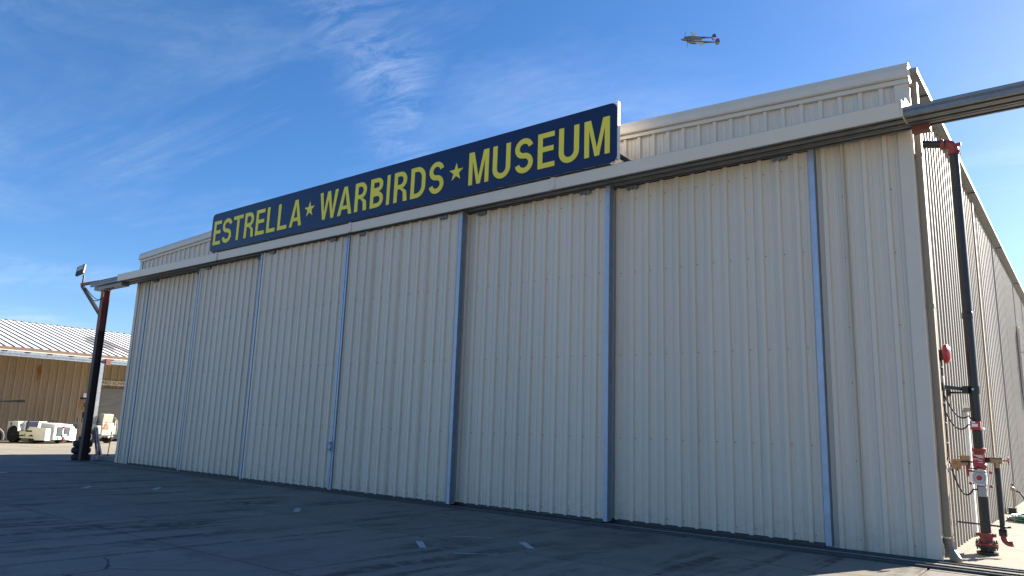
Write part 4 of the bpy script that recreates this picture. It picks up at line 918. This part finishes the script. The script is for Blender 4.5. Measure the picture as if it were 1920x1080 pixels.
pod = loft([(5.7, 0, 0, .04, .04), (5.3, 0, 0, .24, .24), (4.0, 0, 0, .44, .46), (2.2, 0, .05, .50, .58), (.8, 0, .08, .50, .60), (-.6, 0, .08, .36, .45), (-1.6, 0, .1, .1, .12)]).build('fuselage_pod', M_alu, ac)
loft([(5.72, 0, -.02, .03, .03), (5.3, 0, -.03, .245, .235), (4.0, 0, -.06, .445, .44), (2.2, 0, -.12, .50, .50), (1.0, 0, -.16, .45, .42)]).build('nose_shade_panel', M_alud, pod)
cp = loft([(2.4, 0, .45, .16, .1), (1.9, 0, .62, .33, .36), (1.1, 0, .72, .36, .42), (.3, 0, .60, .28, .32), (-.4, 0, .42, .1, .1)]).build('canopy', M_canopyg, ac)
airfoil([(-7.9, .55, -.15, .42, .06), (-7.6, .9, -.5, .40, .12), (-2.45, 1.55, -1.1, .02, .38), (0, 1.7, -1.3, -.02, .45), (2.45, 1.55, -1.1, .02, .38), (7.6, .9, -.5, .40, .12), (7.9, .55, -.15, .42, .06)], 'wing', M_wing, ac)
for s in (-1, 1):
    y = 2.45 * s
    bm_ = loft([(3.7, y, 0, .2, .2), (3.3, y, -.02, .38, .42), (2.2, y, -.08, .46, .58), (.8, y, -.06, .46, .58), (-1.0, y, 0, .40, .44), (-3.0, y, .1, .30, .32), (-5.6, y, .2, .15, .17), (-6.4, y, .22, .06, .08)]).build('boom', M_alu, ac)
    loft([(3.2, y, -.18, .37, .32), (2.2, y, -.30, .455, .40), (1.0, y, -.30, .45, .38), (.3, y, -.22, .30, .28)]).build('cowl_panel', M_alud, bm_)
    loft([(-1.6, y, .10, .52, .25), (-2.4, y, .12, .56, .24), (-3.2, y, .14, .40, .2)]).build('radiator', M_alud, bm_)
    loft([(-3.4, y, .06, .285, .23), (-5.4, y, .16, .17, .13)]).build('boom_stripe', M_alud, bm_)
    loft([(4.15, y, 0, .02, .02), (3.95, y, 0, .14, .14), (3.7, y, 0, .21, .21)], 12).build('spinner', M_alud, bm_)
    q = MB()
    for k in range(3):
        a = math.radians(-88 + 120 * k if s > 0 else 92 + 120 * k); d = Vector((0, math.cos(a), math.sin(a)))
        q.bar(Vector((3.82, y, 0)) + d * .12, Vector((3.82, y, 0)) + d * 1.75, .20, .05, (1, .3, 0))
    q.build('propeller', M_alud, bm_)
    q = MB(); pr = []
    for i in range(20):
        a = 2 * PI * i / 20; pr.append((-6.0 + .78 * math.cos(a), .38 + 1.12 * math.sin(a)))
    q.prism(pr, y - .06, y + .06, 'y'); fin = q.build('tail_fin', M_alud, ac, .03)
    q = MB(); q.prism([(p[0], p[1]) for p in [(-6.0 + .74 * math.cos(math.radians(190 + 160 * i / 10)), .30 + 1.06 * math.sin(math.radians(190 + 160 * i / 10))) for i in range(11)]], y - .066, y + .066, 'y'); q.build('lower_fin', M_alu, fin)
    q = MB()
    for k in range(3): q.box((-1.75 - k * .26, y + s * .36 - .06, -.1), (-1.6 - k * .26, y + s * .5, .12))
airfoil([(-2.45, -5.35, -6.45, .38, .12), (2.45, -5.35, -6.45, .38, .12)], 'tailplane', M_wing, ac)
